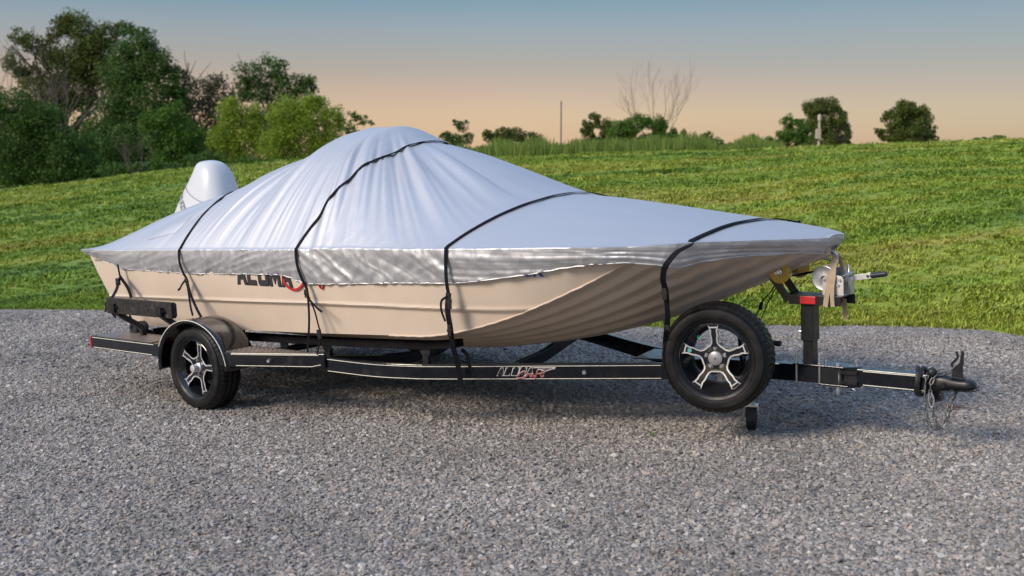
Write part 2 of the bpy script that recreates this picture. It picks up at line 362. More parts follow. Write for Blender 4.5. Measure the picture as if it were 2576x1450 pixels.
def gravel_mat(name, inst):
    m = bpy.data.materials.new(name); m.use_nodes = True; t = m.node_tree; b = t.nodes['Principled BSDF']; n = t.nodes.new; l = t.links.new
    g = n('ShaderNodeNewGeometry'); b.inputs['Roughness'].default_value = .72; b.inputs['Specular IOR Level'].default_value = .35
    cr_ = n('ShaderNodeValToRGB'); e = cr_.color_ramp.elements; cr_.color_ramp.interpolation = 'LINEAR'
    e[0].position = 0; e[0].color = (.15, .138, .122, 1); e[1].position = 1; e[1].color = (.58, .54, .48, 1)
    for p_, c_ in ((.20, (.235, .214, .191)), (.45, (.318, .290, .260)), (.68, (.385, .350, .313)), (.82, (.365, .318, .280)), (.885, (.43, .335, .270)), (.93, (.46, .425, .385)), (.975, (.54, .50, .455))):
        x = e.new(p_); x.color = (*c_, 1)
    if inst:
        oi = n('ShaderNodeObjectInfo'); l(oi.outputs['Random'], cr_.inputs[0])
        n1 = n('ShaderNodeTexNoise'); n1.inputs['Scale'].default_value = .9; n1.inputs['Detail'].default_value = 4; l(g.outputs['Position'], n1.inputs['Vector'])
        mr = n('ShaderNodeMapRange'); mr.inputs[1].default_value = .3; mr.inputs[2].default_value = .7; mr.inputs[3].default_value = .66; mr.inputs[4].default_value = 1.06; l(n1.outputs['Fac'], mr.inputs[0])
        hs = n('ShaderNodeHueSaturation'); l(cr_.outputs[0], hs.inputs['Color']); l(mr.outputs[0], hs.inputs['Value']); l(hs.outputs[0], b.inputs['Base Color'])
    else:
        vo = n('ShaderNodeTexVoronoi'); vo.inputs['Scale'].default_value = 42; l(g.outputs['Position'], vo.inputs['Vector'])
        sx = n('ShaderNodeSeparateColor'); l(vo.outputs['Color'], sx.inputs[0]); l(sx.outputs[0], cr_.inputs[0])
        hs = n('ShaderNodeHueSaturation'); hs.inputs['Value'].default_value = .75; l(cr_.outputs[0], hs.inputs['Color']); l(hs.outputs[0], b.inputs['Base Color'])
        bp = n('ShaderNodeBump'); bp.inputs['Strength'].default_value = 1; bp.inputs['Distance'].default_value = .015; bp.invert = True; l(vo.outputs['Distance'], bp.inputs['Height']); l(bp.outputs[0], b.inputs['Normal'])
    return m
M['pad'] = gravel_mat('gravel_bed', False); M['stone'] = gravel_mat('gravel_stone', True)
# gravel bed sheet, its far edge follows the grass line
def pad():
    cols = spaced([(-60,-20,2),(-20,20,.25),(20,60,2)]); rows = spaced([(0,.8,.1),(.8,1,.02)]); vs_ = []; fs = []
    for x in cols:
        ye = interp(EDGE, x)+.10*nz(x*1.7, 3)+.06*nz(x*5, 9)
        for t in rows:
            y = -30+(ye+30)*t; vs_.append((x, y, plane_z(x, y)+.004+(.0 if t < 1 else .012)))
    k = len(rows)
    for i in range(len(cols)-1):
        for j in range(k-1): fs.append((i*k+j, (i+1)*k+j, (i+1)*k+j+1, i*k+j+1))
    me = bpy.data.meshes.new('gravel_pad'); me.from_pydata(vs_, [], fs)
    o = bpy.data.objects.new('gravel_pad', me); COL.objects.link(o); me.materials.append(M['pad']); o['kind'] = 'structure'
pad()

# instancing helper for uncountable ground cover
def scatter(name, pts, rots, scls, protos, material_label, kind='stuff'):
    pc = bpy.data.collections.new(name+'_kinds')
    for p_ in protos: pc.objects.link(p_)
    me = bpy.data.meshes.new(name); me.vertices.add(len(pts)); me.vertices.foreach_set('co', np.asarray(pts, dtype=np.float32).ravel())
    a = me.attributes.new('rot', 'FLOAT_VECTOR', 'POINT'); a.data.foreach_set('vector', np.asarray(rots, dtype=np.float32).ravel())
    a = me.attributes.new('scl', 'FLOAT_VECTOR', 'POINT'); a.data.foreach_set('vector', np.asarray(scls, dtype=np.float32).ravel())
    o = bpy.data.objects.new(name, me); COL.objects.link(o); o['kind'] = kind
    g = bpy.data.node_groups.new(name+'_spread', 'GeometryNodeTree')
    g.interface.new_socket('Geometry', in_out='INPUT', socket_type='NodeSocketGeometry'); g.interface.new_socket('Geometry', in_out='OUTPUT', socket_type='NodeSocketGeometry')
    n = g.nodes.new; l = g.links.new
    gi = n('NodeGroupInput'); go = n('NodeGroupOutput'); iop = n('GeometryNodeInstanceOnPoints'); ci = n('GeometryNodeCollectionInfo')
    ci.inputs['Collection'].default_value = pc; ci.inputs['Separate Children'].default_value = True; ci.inputs['Reset Children'].default_value = True
    iop.inputs['Pick Instance'].default_value = True
    ar = n('GeometryNodeInputNamedAttribute'); ar.data_type = 'FLOAT_VECTOR'; ar.inputs[0].default_value = 'rot'
    as_ = n('GeometryNodeInputNamedAttribute'); as_.data_type = 'FLOAT_VECTOR'; as_.inputs[0].default_value = 'scl'
    er = n('FunctionNodeEulerToRotation'); l(ar.outputs[0], er.inputs[0]); l(er.outputs[0], iop.inputs['Rotation']); l(as_.outputs[0], iop.inputs['Scale'])
    rv = n('FunctionNodeRandomValue'); rv.data_type = 'INT'; rv.inputs['Min'].default_value = 0; rv.inputs['Max'].default_value = len(protos)-1
    l(rv.outputs[2], iop.inputs['Instance Index'])
    l(gi.outputs[0], iop.inputs['Points']); l(ci.outputs[0], iop.inputs['Instance']); l(iop.outputs[0], go.inputs[0])
    md = o.modifiers.new('spread', 'NODES'); md.node_group = g
    tag(o, material_label)
    return o
rng = np.random.default_rng(11)
def rock(i):
    bm = bmesh.new(); r_ = random.Random(40+i)
    for k in range(11):
        v = Vector((r_.gauss(0,1), r_.gauss(0,1), r_.gauss(0,1))).normalized()*r_.uniform(.82,1.1)
        bm.verts.new((v.x*1.0, v.y*r_.uniform(.65,.85), v.z*.52))
    res = bmesh.ops.convex_hull(bm, input=bm.verts)
    bmesh.ops.delete(bm, geom=[g for g in res['geom_interior'] if isinstance(g, bmesh.types.BMVert)], context='VERTS')
    bmesh.ops.recalc_face_normals(bm, faces=bm.faces)
    me = bpy.data.meshes.new('stone'); bm.to_mesh(me); bm.free(); me.materials.append(M['stone']); return bpy.data.objects.new('stone', me)
rocks = [rock(i) for i in range(8)]
def gravel():
    P = []; S = []
    for d0, d1, dens, rad in ((3.4, 7.0, 3700, .0132), (7.0, 10.0, 3000, .0142), (10.0, 17.5, 1600, .0172)):
        wmax = d1*.56+.4; n = int((d1-d0)*2*wmax*dens)
        x = rng.uniform(-wmax, wmax, n); y = rng.uniform(d0, d1, n)
        k = np.abs(x) < y*.56+.4; x = x[k]; y = y[k]
        ye = np.interp(x, [e[0] for e in EDGE], [e[1] for e in EDGE])
        k = y < ye+.05+.12*rng.standard_normal(len(y)); x = x[k]; y = y[k]
        z = -(UG.x*(x-ORG.x)+UG.y*(y-ORG.y))/UG.z
        r = rad*np.exp(rng.normal(0, .34, len(x))); r = np.minimum(r, rad*2.1)
        z = z+rng.uniform(0, .006, len(x))
        P.append(np.stack([x, y, z], 1)); S.append(np.stack([r, r, r], 1))
    P = np.concatenate(P); S = np.concatenate(S); n = len(P)
    rot = np.stack([rng.normal(0, .42, n), rng.normal(0, .42, n), rng.uniform(0, 6.28, n)], 1)
    scatter('gravel', P, rot, S, rocks, 'loose grey crushed gravel covering the pad under the trailer')
gravel()

def tuft(i, blades=16, hgt=.13, spread=.05):
    r_ = random.Random(90+i); vs_ = []; fs = []
    for k in range(blades):
        a = r_.uniform(0, 6.28); d = r_.uniform(0, spread); bx, by = math.cos(a)*d, math.sin(a)*d
        h_ = hgt*r_.uniform(.5, 1.15); ln = r_.uniform(.1, .55)*h_; a2 = r_.uniform(0, 6.28); wd = r_.uniform(.0028, .005)*1.2; a3 = a2+1.57
        dx, dy = math.cos(a2)*ln, math.sin(a2)*ln; wx, wy = math.cos(a3)*wd, math.sin(a3)*wd; o = len(vs_)
        vs_ += [(bx-wx,by-wy,-.01),(bx+wx,by+wy,-.01),(bx+wx*.8+dx*.35,by+wy*.8+dy*.35,h_*.6),(bx-wx*.8+dx*.35,by-wy*.8+dy*.35,h_*.6),(bx+dx,by+dy,h_)]
        fs += [(o,o+1,o+2,o+3),(o+3,o+2,o+4)]
    me = bpy.data.meshes.new('tuft'); me.from_pydata(vs_, [], fs); me.materials.append(M['blade']); return bpy.data.objects.new('tuft', me)
def grass():
    P = []; S = []
    for d0, d1, dens, sc in ((9.0, 16.5, 110, .72), (16.5, 22, 70, .85), (22, 28, 45, 1.0), (28, 36, 32, 1.15)):
        wm = d1*.56+.5; n = int((d1-d0)*2*wm*dens)
        x = rng.uniform(-wm, wm, n); y = rng.uniform(d0, d1, n); k = np.abs(x) < y*.56+.5; x = x[k]; y = y[k]
        ye = np.interp(x, [e[0] for e in EDGE], [e[1] for e in EDGE]); k = y > ye-.02+.10*rng.standard_normal(len(y)); x = x[k]; y = y[k]; ye = ye[k]
        z = np.array([ground_z(a, b_) for a, b_ in zip(x, y)])
        hn = np.array([noise.noise(Vector((a*.5, b_*1.1, 2))) for a, b_ in zip(x, y)])
        r = sc*(0.75+.8*np.clip(hn+.3, 0, 1)+rng.uniform(-.15, .25, len(x)))*np.where(y-ye < .35, .7, 1)
        P.append(np.stack([x, y, z], 1)); S.append(np.stack([r*1.9, r*1.9, r*.44], 1))
    x = rng.uniform(-9.5, 8, 5200); ye = np.interp(x, [e[0] for e in EDGE], [e[1] for e in EDGE]); y = ye+np.abs(rng.normal(0, .28, len(x)))-.06
    z = np.array([ground_z(a, b_) for a, b_ in zip(x, y)]); r = rng.uniform(.35, .75, len(x)); P.append(np.stack([x, y, z], 1)); S.append(np.stack([r*1.9, r*1.9, r*.7], 1))
    P = np.concatenate(P); S = np.concatenate(S); n = len(P)
    rot = np.stack([rng.normal(0, .12, n), rng.normal(0, .12, n), rng.uniform(0, 6.28, n)], 1)
    scatter('grass', P, rot, S, [tuft(i, 22) for i in range(5)], 'green and yellowish rough grass growing over the bank')
grass()

# ------------------------------------------------------------------ trees
def wp(px, py, D): return Vector(((px-1288)/FPX*D, D, HC+(HOR-py)/FPX*D))
def leaf_mat(name, c0, c1, c2):
    m = bpy.data.materials.new(name); m.use_nodes = True; t = m.node_tree; b = t.nodes['Principled BSDF']; n = t.nodes.new; l = t.links.new
    at = n('ShaderNodeAttribute'); at.attribute_name = 'tint'; cr_ = n('ShaderNodeValToRGB'); l(at.outputs['Fac'], cr_.inputs[0]); e = cr_.color_ramp.elements
    e[0].color = (*c0, 1); e[1].color = (*c2, 1); x = e.new(.5); x.color = (*c1, 1)
    l(cr_.outputs[0], b.inputs['Base Color']); b.inputs['Roughness'].default_value = .6; b.inputs['Specular IOR Level'].default_value = .25
    tr = n('ShaderNodeBsdfTranslucent'); l(cr_.outputs[0], tr.inputs[0]); mx = n('ShaderNodeMixShader'); mx.inputs[0].default_value = .25
    l(b.outputs[0], mx.inputs[1]); l(tr.outputs[0], mx.inputs[2]); l(mx.outputs[0], t.nodes['Material Output'].inputs['Surface'])
    return m
LF = {'dark': leaf_mat('dark_leaves', (.032,.075,.014), (.062,.125,.024), (.11,.185,.036)),
      'mid': leaf_mat('mid_leaves', (.045,.10,.014), (.085,.165,.024), (.14,.24,.04)),
      'bright': leaf_mat('bright_leaves', (.13,.20,.018), (.21,.30,.028), (.31,.39,.055)),
      'olive': leaf_mat('olive_leaves', (.05,.078,.015), (.09,.125,.024), (.15,.18,.035)),
      'autumn': leaf_mat('turning_leaves', (.045,.070,.016), (.10,.095,.022), (.20,.12,.025)),
      'brown': leaf_mat('dull_leaves', (.055,.060,.030), (.085,.088,.045), (.12,.13,.055)),
      'reed': leaf_mat('tall_grass_leaves', (.09,.15,.03), (.15,.23,.04), (.24,.29,.06))}
def leaves(name, blobs, D, mt, parent, leaf_px=6.5, fill=1.0, seed=0, sub=26, tight=.30):
    """blobs: (cx, cy, rx, ry) in picture units at distance D, or with a fifth value depth factor"""
    g = np.random.default_rng(seed); k = D/FPX; V = []; tint = []
    for bb in blobs:
        cx, cy, rx, ry = bb[:4]; c = np.array(wp(cx, cy, D)); rr = np.array([rx*k, (rx+ry)/2*k*.9, ry*k])
        nsub = max(8, int(sub*1.7*math.sqrt(rx*ry)/45)); nl = int((1.5 if cx > 1050 else 1.0)*fill*rx*ry*3.14/(leaf_px**2)*(13.0 if mt in ('dark', 'mid', 'bright') else 14.0))
        d = g.standard_normal((nsub, 3)); d /= np.linalg.norm(d, axis=1)[:, None]; cs = c+d*rr*(g.uniform(.25, 1, (nsub, 1))**.5)*.86
        ci = g.integers(0, nsub, nl); sr = tight*rr*g.uniform(.7, 1.3, (nsub, 3))[ci]
        dd = g.standard_normal((nl, 3)); ln = np.linalg.norm(dd, axis=1)[:, None]; dd = dd/ln*np.minimum(ln, 1.7)*.62
        p = cs[ci]+dd*sr; p[:, 1] += g.uniform(-.3, .3, nl)*rr[0]*.3
        ct = g.uniform(.15, .85, nsub)[ci]
        s_ = leaf_px*k*g.uniform(.55, 1.15, nl)*.5
        a = g.standard_normal((nl, 3)); a /= np.linalg.norm(a, axis=1)[:, None]; b_ = g.standard_normal((nl, 3)); b_ -= a*(a*b_).sum(1)[:, None]; b_ /= np.linalg.norm(b_, axis=1)[:, None]
        a *= s_[:, None]; b_ *= s_[:, None]*.75
        q = np.stack([p-a, p-b_*.8, p+a, p+b_], 1); V.append(q); tint.append(np.clip(ct*.6+g.uniform(0, .4, nl), 0, 1))
    V = np.concatenate(V); tint = np.repeat(np.concatenate(tint), 4); n = len(V)
    me = bpy.data.meshes.new(name); me.vertices.add(n*4); me.vertices.foreach_set('co', V.astype(np.float32).ravel())
    me.loops.add(n*4); me.loops.foreach_set('vertex_index', np.arange(n*4, dtype=np.int32)); me.polygons.add(n)
    me.polygons.foreach_set('loop_start', np.arange(0, n*4, 4, dtype=np.int32)); me.update()
    at = me.attributes.new('tint', 'FLOAT', 'POINT'); at.data.foreach_set('value', tint.astype(np.float32))
    me.validate(); o = bpy.data.objects.new(name, me); COL.objects.link(o); me.materials.append(LF[mt] if isinstance(mt, str) else mt)
    o.parent = parent
    return o
def limbs(mb, p, d, L, r, depth, rnd, spread=.5, up=.15, kids=3):
    pts = [p]; q = p.copy(); dd = d.normalized(); n = 4
    for i in range(n):
        dd = (dd+Vector((rnd.gauss(0,.10), rnd.gauss(0,.10), rnd.gauss(0,.07)+up*.2))).normalized(); q = q+dd*L/n; pts.append(q)
    mb.tube(pts, r, 5, scale=[1-.45*i/n for i in range(n+1)])
    if depth == 0: return
    for k in range(kids):
        t = rnd.uniform(.45, 1); i = min(n-1, int(t*n)); st = pts[i].lerp(pts[i+1], t*n-i) if t < 1 else pts[-1]
        nd = (dd+Vector((rnd.gauss(0,spread), rnd.gauss(0,spread), rnd.gauss(0,spread*.6)+up))).normalized()
        limbs(mb, st, nd, L*rnd.uniform(.5,.75), r*.5, depth-1, rnd, spread, up, kids)
def tree(name, label, cat, x, top, base, D, blobs, mt, seed, leaf_px=6.5, fill=1.0, bark='bark', trunk_r=.16, group=None, extra=None, tight=.30, sub=26, lim=2, limup=.35):
    zb = ground_z((x-1288)/FPX*D, D)
    root = bpy.data.objects.new(name, None); COL.objects.link(root); root.empty_display_size = .2
    c = wp(x, base, D); root.location = (c.x, D, zb); tag(root, label, cat, group)
    inv = Matrix.Translation(-root.location)
    rnd = random.Random(seed); mb = MB(); k = D/FPX; H = (c.z-zb)+(base-top)*k
    b0 = Vector((c.x, D, zb-.1)); d = Vector((0,0,1)); mb_h = H*.42
    limbs(mb, b0, d, mb_h, trunk_r*D/90, 0, rnd)
    for i in range(6):
        a = rnd.uniform(0, 6.28); limbs(mb, Vector((c.x, D, zb+mb_h*rnd.uniform(.5, .98))), Vector((math.cos(a)*.7, math.sin(a)*.5, .8)), H*(.34 if H > 12 else .24), trunk_r*.5*D/90, lim, rnd, .5, limup, 2)
    t = mb.build('trunk', M[bark], None, space=False); t.parent = root; t.matrix_parent_inverse = inv
    o = leaves('crown', blobs, D, mt, None, leaf_px, fill, seed, sub, tight); o.parent = root; o.matrix_parent_inverse = inv
    if extra:
        for q, (nm, bl, m2) in enumerate(extra):
            o = leaves(nm, bl, D, m2, None, leaf_px, fill, seed+50+q, sub, tight); o.parent = root; o.matrix_parent_inverse = inv
    return root
G1 = 'trees of the wood at the left'
tree('cottonwood_tree', 'tall sparse tree with orange tinted top, highest at the left edge wood', 'tree', 175, 40, 460, 112,
     [(215,75,55,38),(290,100,42,36),(330,80,28,22),(150,150,42,36),(230,170,62,52),(300,190,60,60),(100,200,42,34),(110,120,34,28),(170,250,60,45),(390,150,14,12),(75,100,26,24),(60,170,30,40),(130,300,60,40),(200,230,80,60),(120,250,60,50),(250,140,64,52),(180,170,60,50)],
     'olive', 3, fill=.95, trunk_r=.34, tight=.34, extra=[('turning_foliage', [(185,72,34,26),(160,100,26,24),(240,140,30,30),(200,65,20,14)], 'autumn')], lim=2)
tree('broadleaf_tree', 'dense dark green tree right of the orange topped one', 'tree', 400, 100, 470, 106,
     [(355,120,62,45),(400,170,58,55),(330,200,70,60),(440,210,38,45),(470,250,30,35),(380,270,95,80),(300,310,80,70),(430,330,70,70),(330,380,90,70)], 'dark', 4, fill=1.3, trunk_r=.25)
tree('broadleaf_tree', 'broad dark bushy tree filling the lower left corner of the wood', 'tree', 70, 230, 480, 78,
     [(40,270,70,48),(110,310,75,55),(60,360,90,70),(160,370,70,65),(30,420,90,60),(130,430,95,50),(215,420,50,50),(250,455,30,25)], 'dark', 5, fill=1.35, trunk_r=.2)
tree('broadleaf_tree', 'dark shrubby tree at the left frame edge beyond the front bushes', 'tree', -60, 200, 480, 95,
     [(-80,300,90,80),(-130,360,100,100),(-30,250,60,50),(-160,260,80,90)], 'dark', 6, fill=1.2)
tree('young_tree', 'medium green bushy tree above the white outboard motor', 'tree', 455, 260, 440, 84,
     [(440,300,50,42),(480,340,45,45),(430,370,60,50),(490,390,40,40),(440,415,60,30),(395,320,36,50)], 'mid', 8, fill=1.2, trunk_r=.12)
tree('bare_tree', 'grey brown thin leaved tree between the dark wood and the bright shrubs', 'tree', 520, 180, 430, 118,
     [(480,210,30,26),(520,240,55,45),(555,220,34,36),(500,300,60,60),(560,300,50,60),(530,380,70,50),(462,180,16,14),(590,250,20,30)], 'brown', 9, fill=.62, bark='greybark', trunk_r=.2, lim=3, tight=.4)
tree('broadleaf_tree', 'tall dark green tree rising behind the bright green shrubs', 'tree', 690, 150, 420, 122,
     [(640,190,42,34),(690,180,50,36),(660,240,60,40),(740,215,48,36),(780,225,26,26),(720,260,60,36),(620,230,24,30),(790,205,16,16),(795,260,14,14),(700,320,80,60)], 'dark', 10, fill=.85, trunk_r=.25)
tree('willow_shrub', 'bright green rounded shrub, left one of the bright pair', 'shrub', 600, 245, 440, 76,
     [(590,290,34,46),(640,300,34,42),(570,350,40,44),(620,360,50,50),(600,410,60,30),(660,350,30,50),(590,262,16,18)], 'bright', 11, leaf_px=5.0, fill=1.25, trunk_r=.1, sub=34, tight=.36)
tree('willow_shrub', 'bright green wide shrub, right one of the bright pair behind the cover peak', 'shrub', 770, 240, 430, 74,
     [(720,290,46,46),(790,290,60,48),(840,310,38,42),(760,350,70,50),(700,370,50,50),(820,370,50,40),(740,405,80,24),(800,262,26,22)], 'bright', 12, leaf_px=5.0, fill=1.3, trunk_r=.1, sub=34, tight=.36)
tree('small_tree', 'small sparse dark tree just left of the cover peak', 'tree', 900, 275, 400, 118,
     [(890,295,20,18),(915,305,20,16),(938,312,10,8),(880,325,26,22),(910,350,40,25)], 'mid', 13, fill=.7, trunk_r=.1)
tree('undergrowth', 'low green undergrowth at the foot of the wood above the grass', 'shrub', 330, 400, 470, 70,
     [(300,430,60,22),(380,425,60,24),(450,425,50,18),(520,405,60,26),(230,462,50,16),(650,408,60,18)], 'dark', 14, fill=1.2, trunk_r=.05)
tree('round_shrub', 'light green low shrub beside the left slope of the cover', 'shrub', 860, 350, 430, 66,
     [(850,395,45,24),(900,380,40,26),(820,410,40,20)], 'mid', 15, fill=1.0, trunk_r=.05)
tree('thicket', 'dark thicket filling the foot of the wood behind the outboard motor', 'thicket', 300, 330, 470, 128,
     [(-40,400,110,70),(80,400,100,70),(190,400,100,70),(300,390,90,70),(400,380,90,70),(490,380,80,60),(570,400,60,50),(250,330,70,50),(20,320,70,50)], 'dark', 17, fill=1.3, leaf_px=8)
tree('broadleaf_tree', 'dark green bushy tree under the leaning limbs of the sparse tree', 'tree', 250, 320, 470, 90,
     [(200,370,60,50),(270,390,60,60),(330,350,50,40),(250,430,80,40)], 'dark', 18, fill=1.2)
def bare(name, label, x, base, D, H_px, seed, fan, r=.06, depth=4, kids=3, nst=5, bark='greybark', spread=.34):
    root = bpy.data.objects.new(name, None); COL.objects.link(root); c = wp(x, base, D); root.location = c; tag(root, label, 'bare tree')
    mb = MB(); rnd = random.Random(seed); k = D/FPX
    for i in range(nst):
        a = (i/(nst-1)-.5)*2*fan if nst > 1 else 0
        limbs(mb, Vector((c.x, c.y, c.z-.4)), Vector((math.sin(a), rnd.uniform(-.3,.3), math.cos(a))), H_px*k*rnd.uniform(.5,.62), r, depth, rnd, spread, .22, kids)
    t = mb.build('branches', M[bark], None, space=False); t.parent = root; t.matrix_parent_inverse = Matrix.Translation(-root.location)
bare('bare_tree', 'leafless pale tree at the left frame edge', 15, 330, 105, 230, 21, .8, .05, 4, 3, 6)
bare('bare_tree', 'leaning dead branches inside the tall orange topped tree', 175, 330, 96, 150, 22, .9, .10, 3, 3, 6)
bare('dead_brush', 'pale dead brush standing before the dark wood', 345, 440, 66, 115, 23, .5, .02, 4, 3, 6)
bare('bare_tree', 'leafless tree fanning above the bush on the skyline', 1645, 370, 92, 215, 24, .80, .033, 4, 3, 6)

G2 = 'trees on the skyline'
tree('small_tree', 'small lopsided tree right of the cover peak', 'tree', 1150, 300, 392, 95,
     [(1165,318,20,16),(1180,345,20,10),(1140,355,34,24),(1120,345,14,12),(1160,370,40,24),(1148,310,10,10)], 'dark', 31, fill=.75, trunk_r=.08, leaf_px=5)
tree('small_tree', 'row of low dark trees left of the wooden pole', 'tree', 1290, 325, 395, 100,
     [(1235,345,24,20),(1265,343,26,22),(1300,343,30,22),(1335,353,30,20),(1355,368,16,14),(1290,375,60,14)], 'olive', 32, fill=.95, trunk_r=.08, leaf_px=5)
tree('small_tree', 'pointed green tree left of the leafless tree on the skyline', 'tree', 1500, 285, 392, 96,
     [(1493,308,22,24),(1525,325,30,26),(1475,325,18,20),(1480,345,20,24),(1505,365,40,22),(1540,345,20,18)], 'olive', 33, fill=.95, trunk_r=.08, leaf_px=5)
tree('bushy_tree', 'brown green bush under the leafless tree on the skyline', 'tree', 1620, 285, 392, 90,
     [(1600,315,38,28),(1650,320,30,30),(1575,335,26,24),(1560,355,34,22),(1640,355,50,26),(1690,345,18,22),(1710,365,26,18),(1600,370,60,18),(1560,335,40,30),(1680,360,50,26)], 'mid', 34, fill=1.1, trunk_r=.1, leaf_px=5)
tree('small_tree', 'thin dark sapling right of the leafless tree', 'tree', 1775, 330, 390, 92,
     [(1775,348,16,16),(1795,360,24,14),(1750,362,28,16),(1715,345,12,20),(1820,368,24,12)], 'mid', 35, fill=.8, trunk_r=.05, leaf_px=5)
tree('small_tree', 'tiny round dark tree left of the light green one', 'tree', 1860, 345, 388, 120,
     [(1862,358,11,10),(1890,352,10,14)], 'dark', 36, fill=1, trunk_r=.08, leaf_px=4.5)
tree('broadleaf_tree', 'lighter green tree behind the pale pole', 'tree', 1985, 285, 385, 86,
     [(1975,310,24,22),(2005,325,26,28),(1965,345,26,26),(2000,360,34,22),(1925,362,34,16),(2030,350,24,24),(1890,370,26,12)], 'mid', 37, fill=.95, trunk_r=.1, leaf_px=5)
tree('broadleaf_tree', 'dark rounded tree right of the pale pole', 'tree', 2075, 245, 380, 96,
     [(2035,275,32,26),(2075,270,32,24),(2095,300,32,30),(2050,315,34,34),(2110,335,24,32),(2080,350,44,28),(2120,360,18,18)], 'olive', 38, fill=1.1, trunk_r=.16, leaf_px=5)
tree('broadleaf_tree', 'lone rounded dark tree at the right end of the skyline', 'tree', 2272, 248, 372, 94,
     [(2270,275,36,24),(2240,300,34,30),(2300,300,36,32),(2270,330,56,32),(2325,335,20,24),(2215,340,22,18),(2195,330,8,6),(2345,352,10,8),(2280,352,60,16)], 'olive', 39, fill=1.2, trunk_r=.16, leaf_px=5)
tree('low_shrub', 'low flat green shrub on the crest near the right frame edge', 'shrub', 2475, 338, 362, 36,
     [(2460,352,24,8),(2500,350,26,9)], 'mid', 40, fill=1.1, trunk_r=.03, leaf_px=5)
tree('scrub_row', 'continuous low green scrub along the skyline between the cover and the pale pole', 'scrub', 1560, 350, 392, 62,
     [(1215,378,30,10),(1280,378,40,10),(1350,377,40,12),(1430,374,36,12),(1470,368,26,14),(1540,366,40,14),(1620,366,40,14),(1700,364,44,14),(1770,366,36,12),(1835,370,30,10),(1900,366,36,14),(1950,368,26,12)], 'mid', 52, fill=.8, trunk_r=.03, leaf_px=5)
# tall rough grass along the crest: uncountable
def reeds():
    g = np.random.default_rng(5); V = []; T = []
    D0 = YC+.5
    for i in range(9500):
        px = g.uniform(1150, 1960) if i < 8600 else g.uniform(1960, 2576); D = D0+g.uniform(0, 7)
        x = (px-1288)/FPX*D; zb = HC+(HOR-sinterp([(p, y) for p, y in crest_px], px))/FPX*D-.05
        dens = .5+.5*nz(px*.02, 1); hh = (.38+.42*max(0, nz(px*.013, 7)+.35))*(1 if i < 8600 else .3)*g.uniform(.5, 1.25)
        if px > 1800 and i < 8600: hh *= .7
        a = g.uniform(0, 6.28); wd = g.uniform(.008, .02); dx, dy = g.normal(0, .12, 2)*hh; wx, wy = math.cos(a)*wd, math.sin(a)*wd
        V.append([(x-wx, D-wy, zb), (x+wx, D+wy, zb), (x+dx+wx*.5, D+dy, zb+hh), (x+dx-wx*.5, D+dy, zb+hh*.92)]); T.append(g.uniform(0, 1))
    V = np.array(V, dtype=np.float32); n = len(V)
    me = bpy.data.meshes.new('tall_grass'); me.from_pydata(V.reshape(-1, 3).tolist(), [], [(4*i, 4*i+1, 4*i+2, 4*i+3) for i in range(n)])
    at = me.attributes.new('tint', 'FLOAT', 'POINT'); at.data.foreach_set('value', np.repeat(np.array(T, dtype=np.float32), 4))
    o = bpy.data.objects.new('tall_grass', me); COL.objects.link(o); me.materials.append(LF['reed']); tag(o, 'band of tall green weeds along the crest of the bank', kind='stuff')
reeds()
def wobj(name, mb, m, parent, kind=None):
    o = mb.build(name, m, None, space=False); o.parent = parent; o.matrix_parent_inverse = Matrix.Translation(-parent.location)
    return o
def pole(name, label, cat, px, top, base, D, r, m, extra=None):
    root = bpy.data.objects.new(name, None); COL.objects.link(root); b0 = wp(px, base, D); zb = min(ground_z(b0.x, D), b0.z); root.location = (b0.x, D, zb); tag(root, label, cat)
    t0 = wp(px, top, D); mb = MB(); mb.tube([(b0.x, D, zb-.2), (b0.x, D, (zb+t0.z)/2), (t0.x, D, t0.z)], r, 8, scale=[1.15, 1, .8]); wobj('post', mb, m, root)
    return root, t0, b0
pole('utility_pole', 'lone thin dark wooden pole on the skyline', 'pole', 1410, 258, 368, 70, .055, M['pole'])
rt, t0, b0 = pole('yard_pole', 'pale pole with a box standing before the dark rounded tree', 'pole', 2053, 292, 378, 60, .085, M['whitepole'])
mb = MB(); c = wp(2049, 338, 60); mb.box((c.x-.14, 59.7, c.z-.28), (c.x+.10, 59.95, c.z+.26)); wobj('meter_box', mb, M['whitepole'], rt)
mb = MB(); c = wp(2050, 300, 60); mb.lathe((c.x, 59.8, c.z), (0,0,1), [(1e-4,-.18),(.09,-.14),(.12,.08),(.08,.2),(1e-4,.22)], 12); wobj('lamp_head', mb, M['whitepole'], rt)

# ------------------------------------------------------------------ boat hull
GW = [(-1.84,1.10),(2.2,1.11)]+[(2.4+.05*i, max(.10, 1.11*(1-(.05*i/2.12)**2.9)**.85)) for i in range(0, 42)]+[(4.47,.10),(4.58,.10)]
GZ = [(-1.84,1.18),(-.38,1.205),(1.0,1.233),(2.43,1.260),(3.3,1.272),(3.62,1.272),(3.93,1.286),(4.2,1.28),(4.58,1.262)]
CH = [(-1.42,1.0,.53),(.83,1.0,.606),(1.9,1.0,.653)]+[(1.95+d, 1.0-.105*(d/1.67)**1.3, .654+.2304*d**1.665) for d in [.1*i for i in range(1, 17)]]+[(3.62,.895,1.195)]
KEEL = [(-1.42,.42),(.5,.405),(1.3,.41),(1.87,.440),(2.3,.495),(2.77,.580),(3.31,.722),(3.96,.970),(4.17,1.06),(4.5,1.19),(4.58,1.215)]
RUB = [(-1.6,.765),(.13,.806),(1.62,.842),(2.35,.852),(2.7,.858),(3.0,.872)]
gw = lambda s: sinterp(GW, s); gz = lambda s: sinterp(GZ, s)
boat = thing('motor_boat', 'cream aluminium boat under the silver cover on the trailer', 'boat', (1.0, 0, .42))
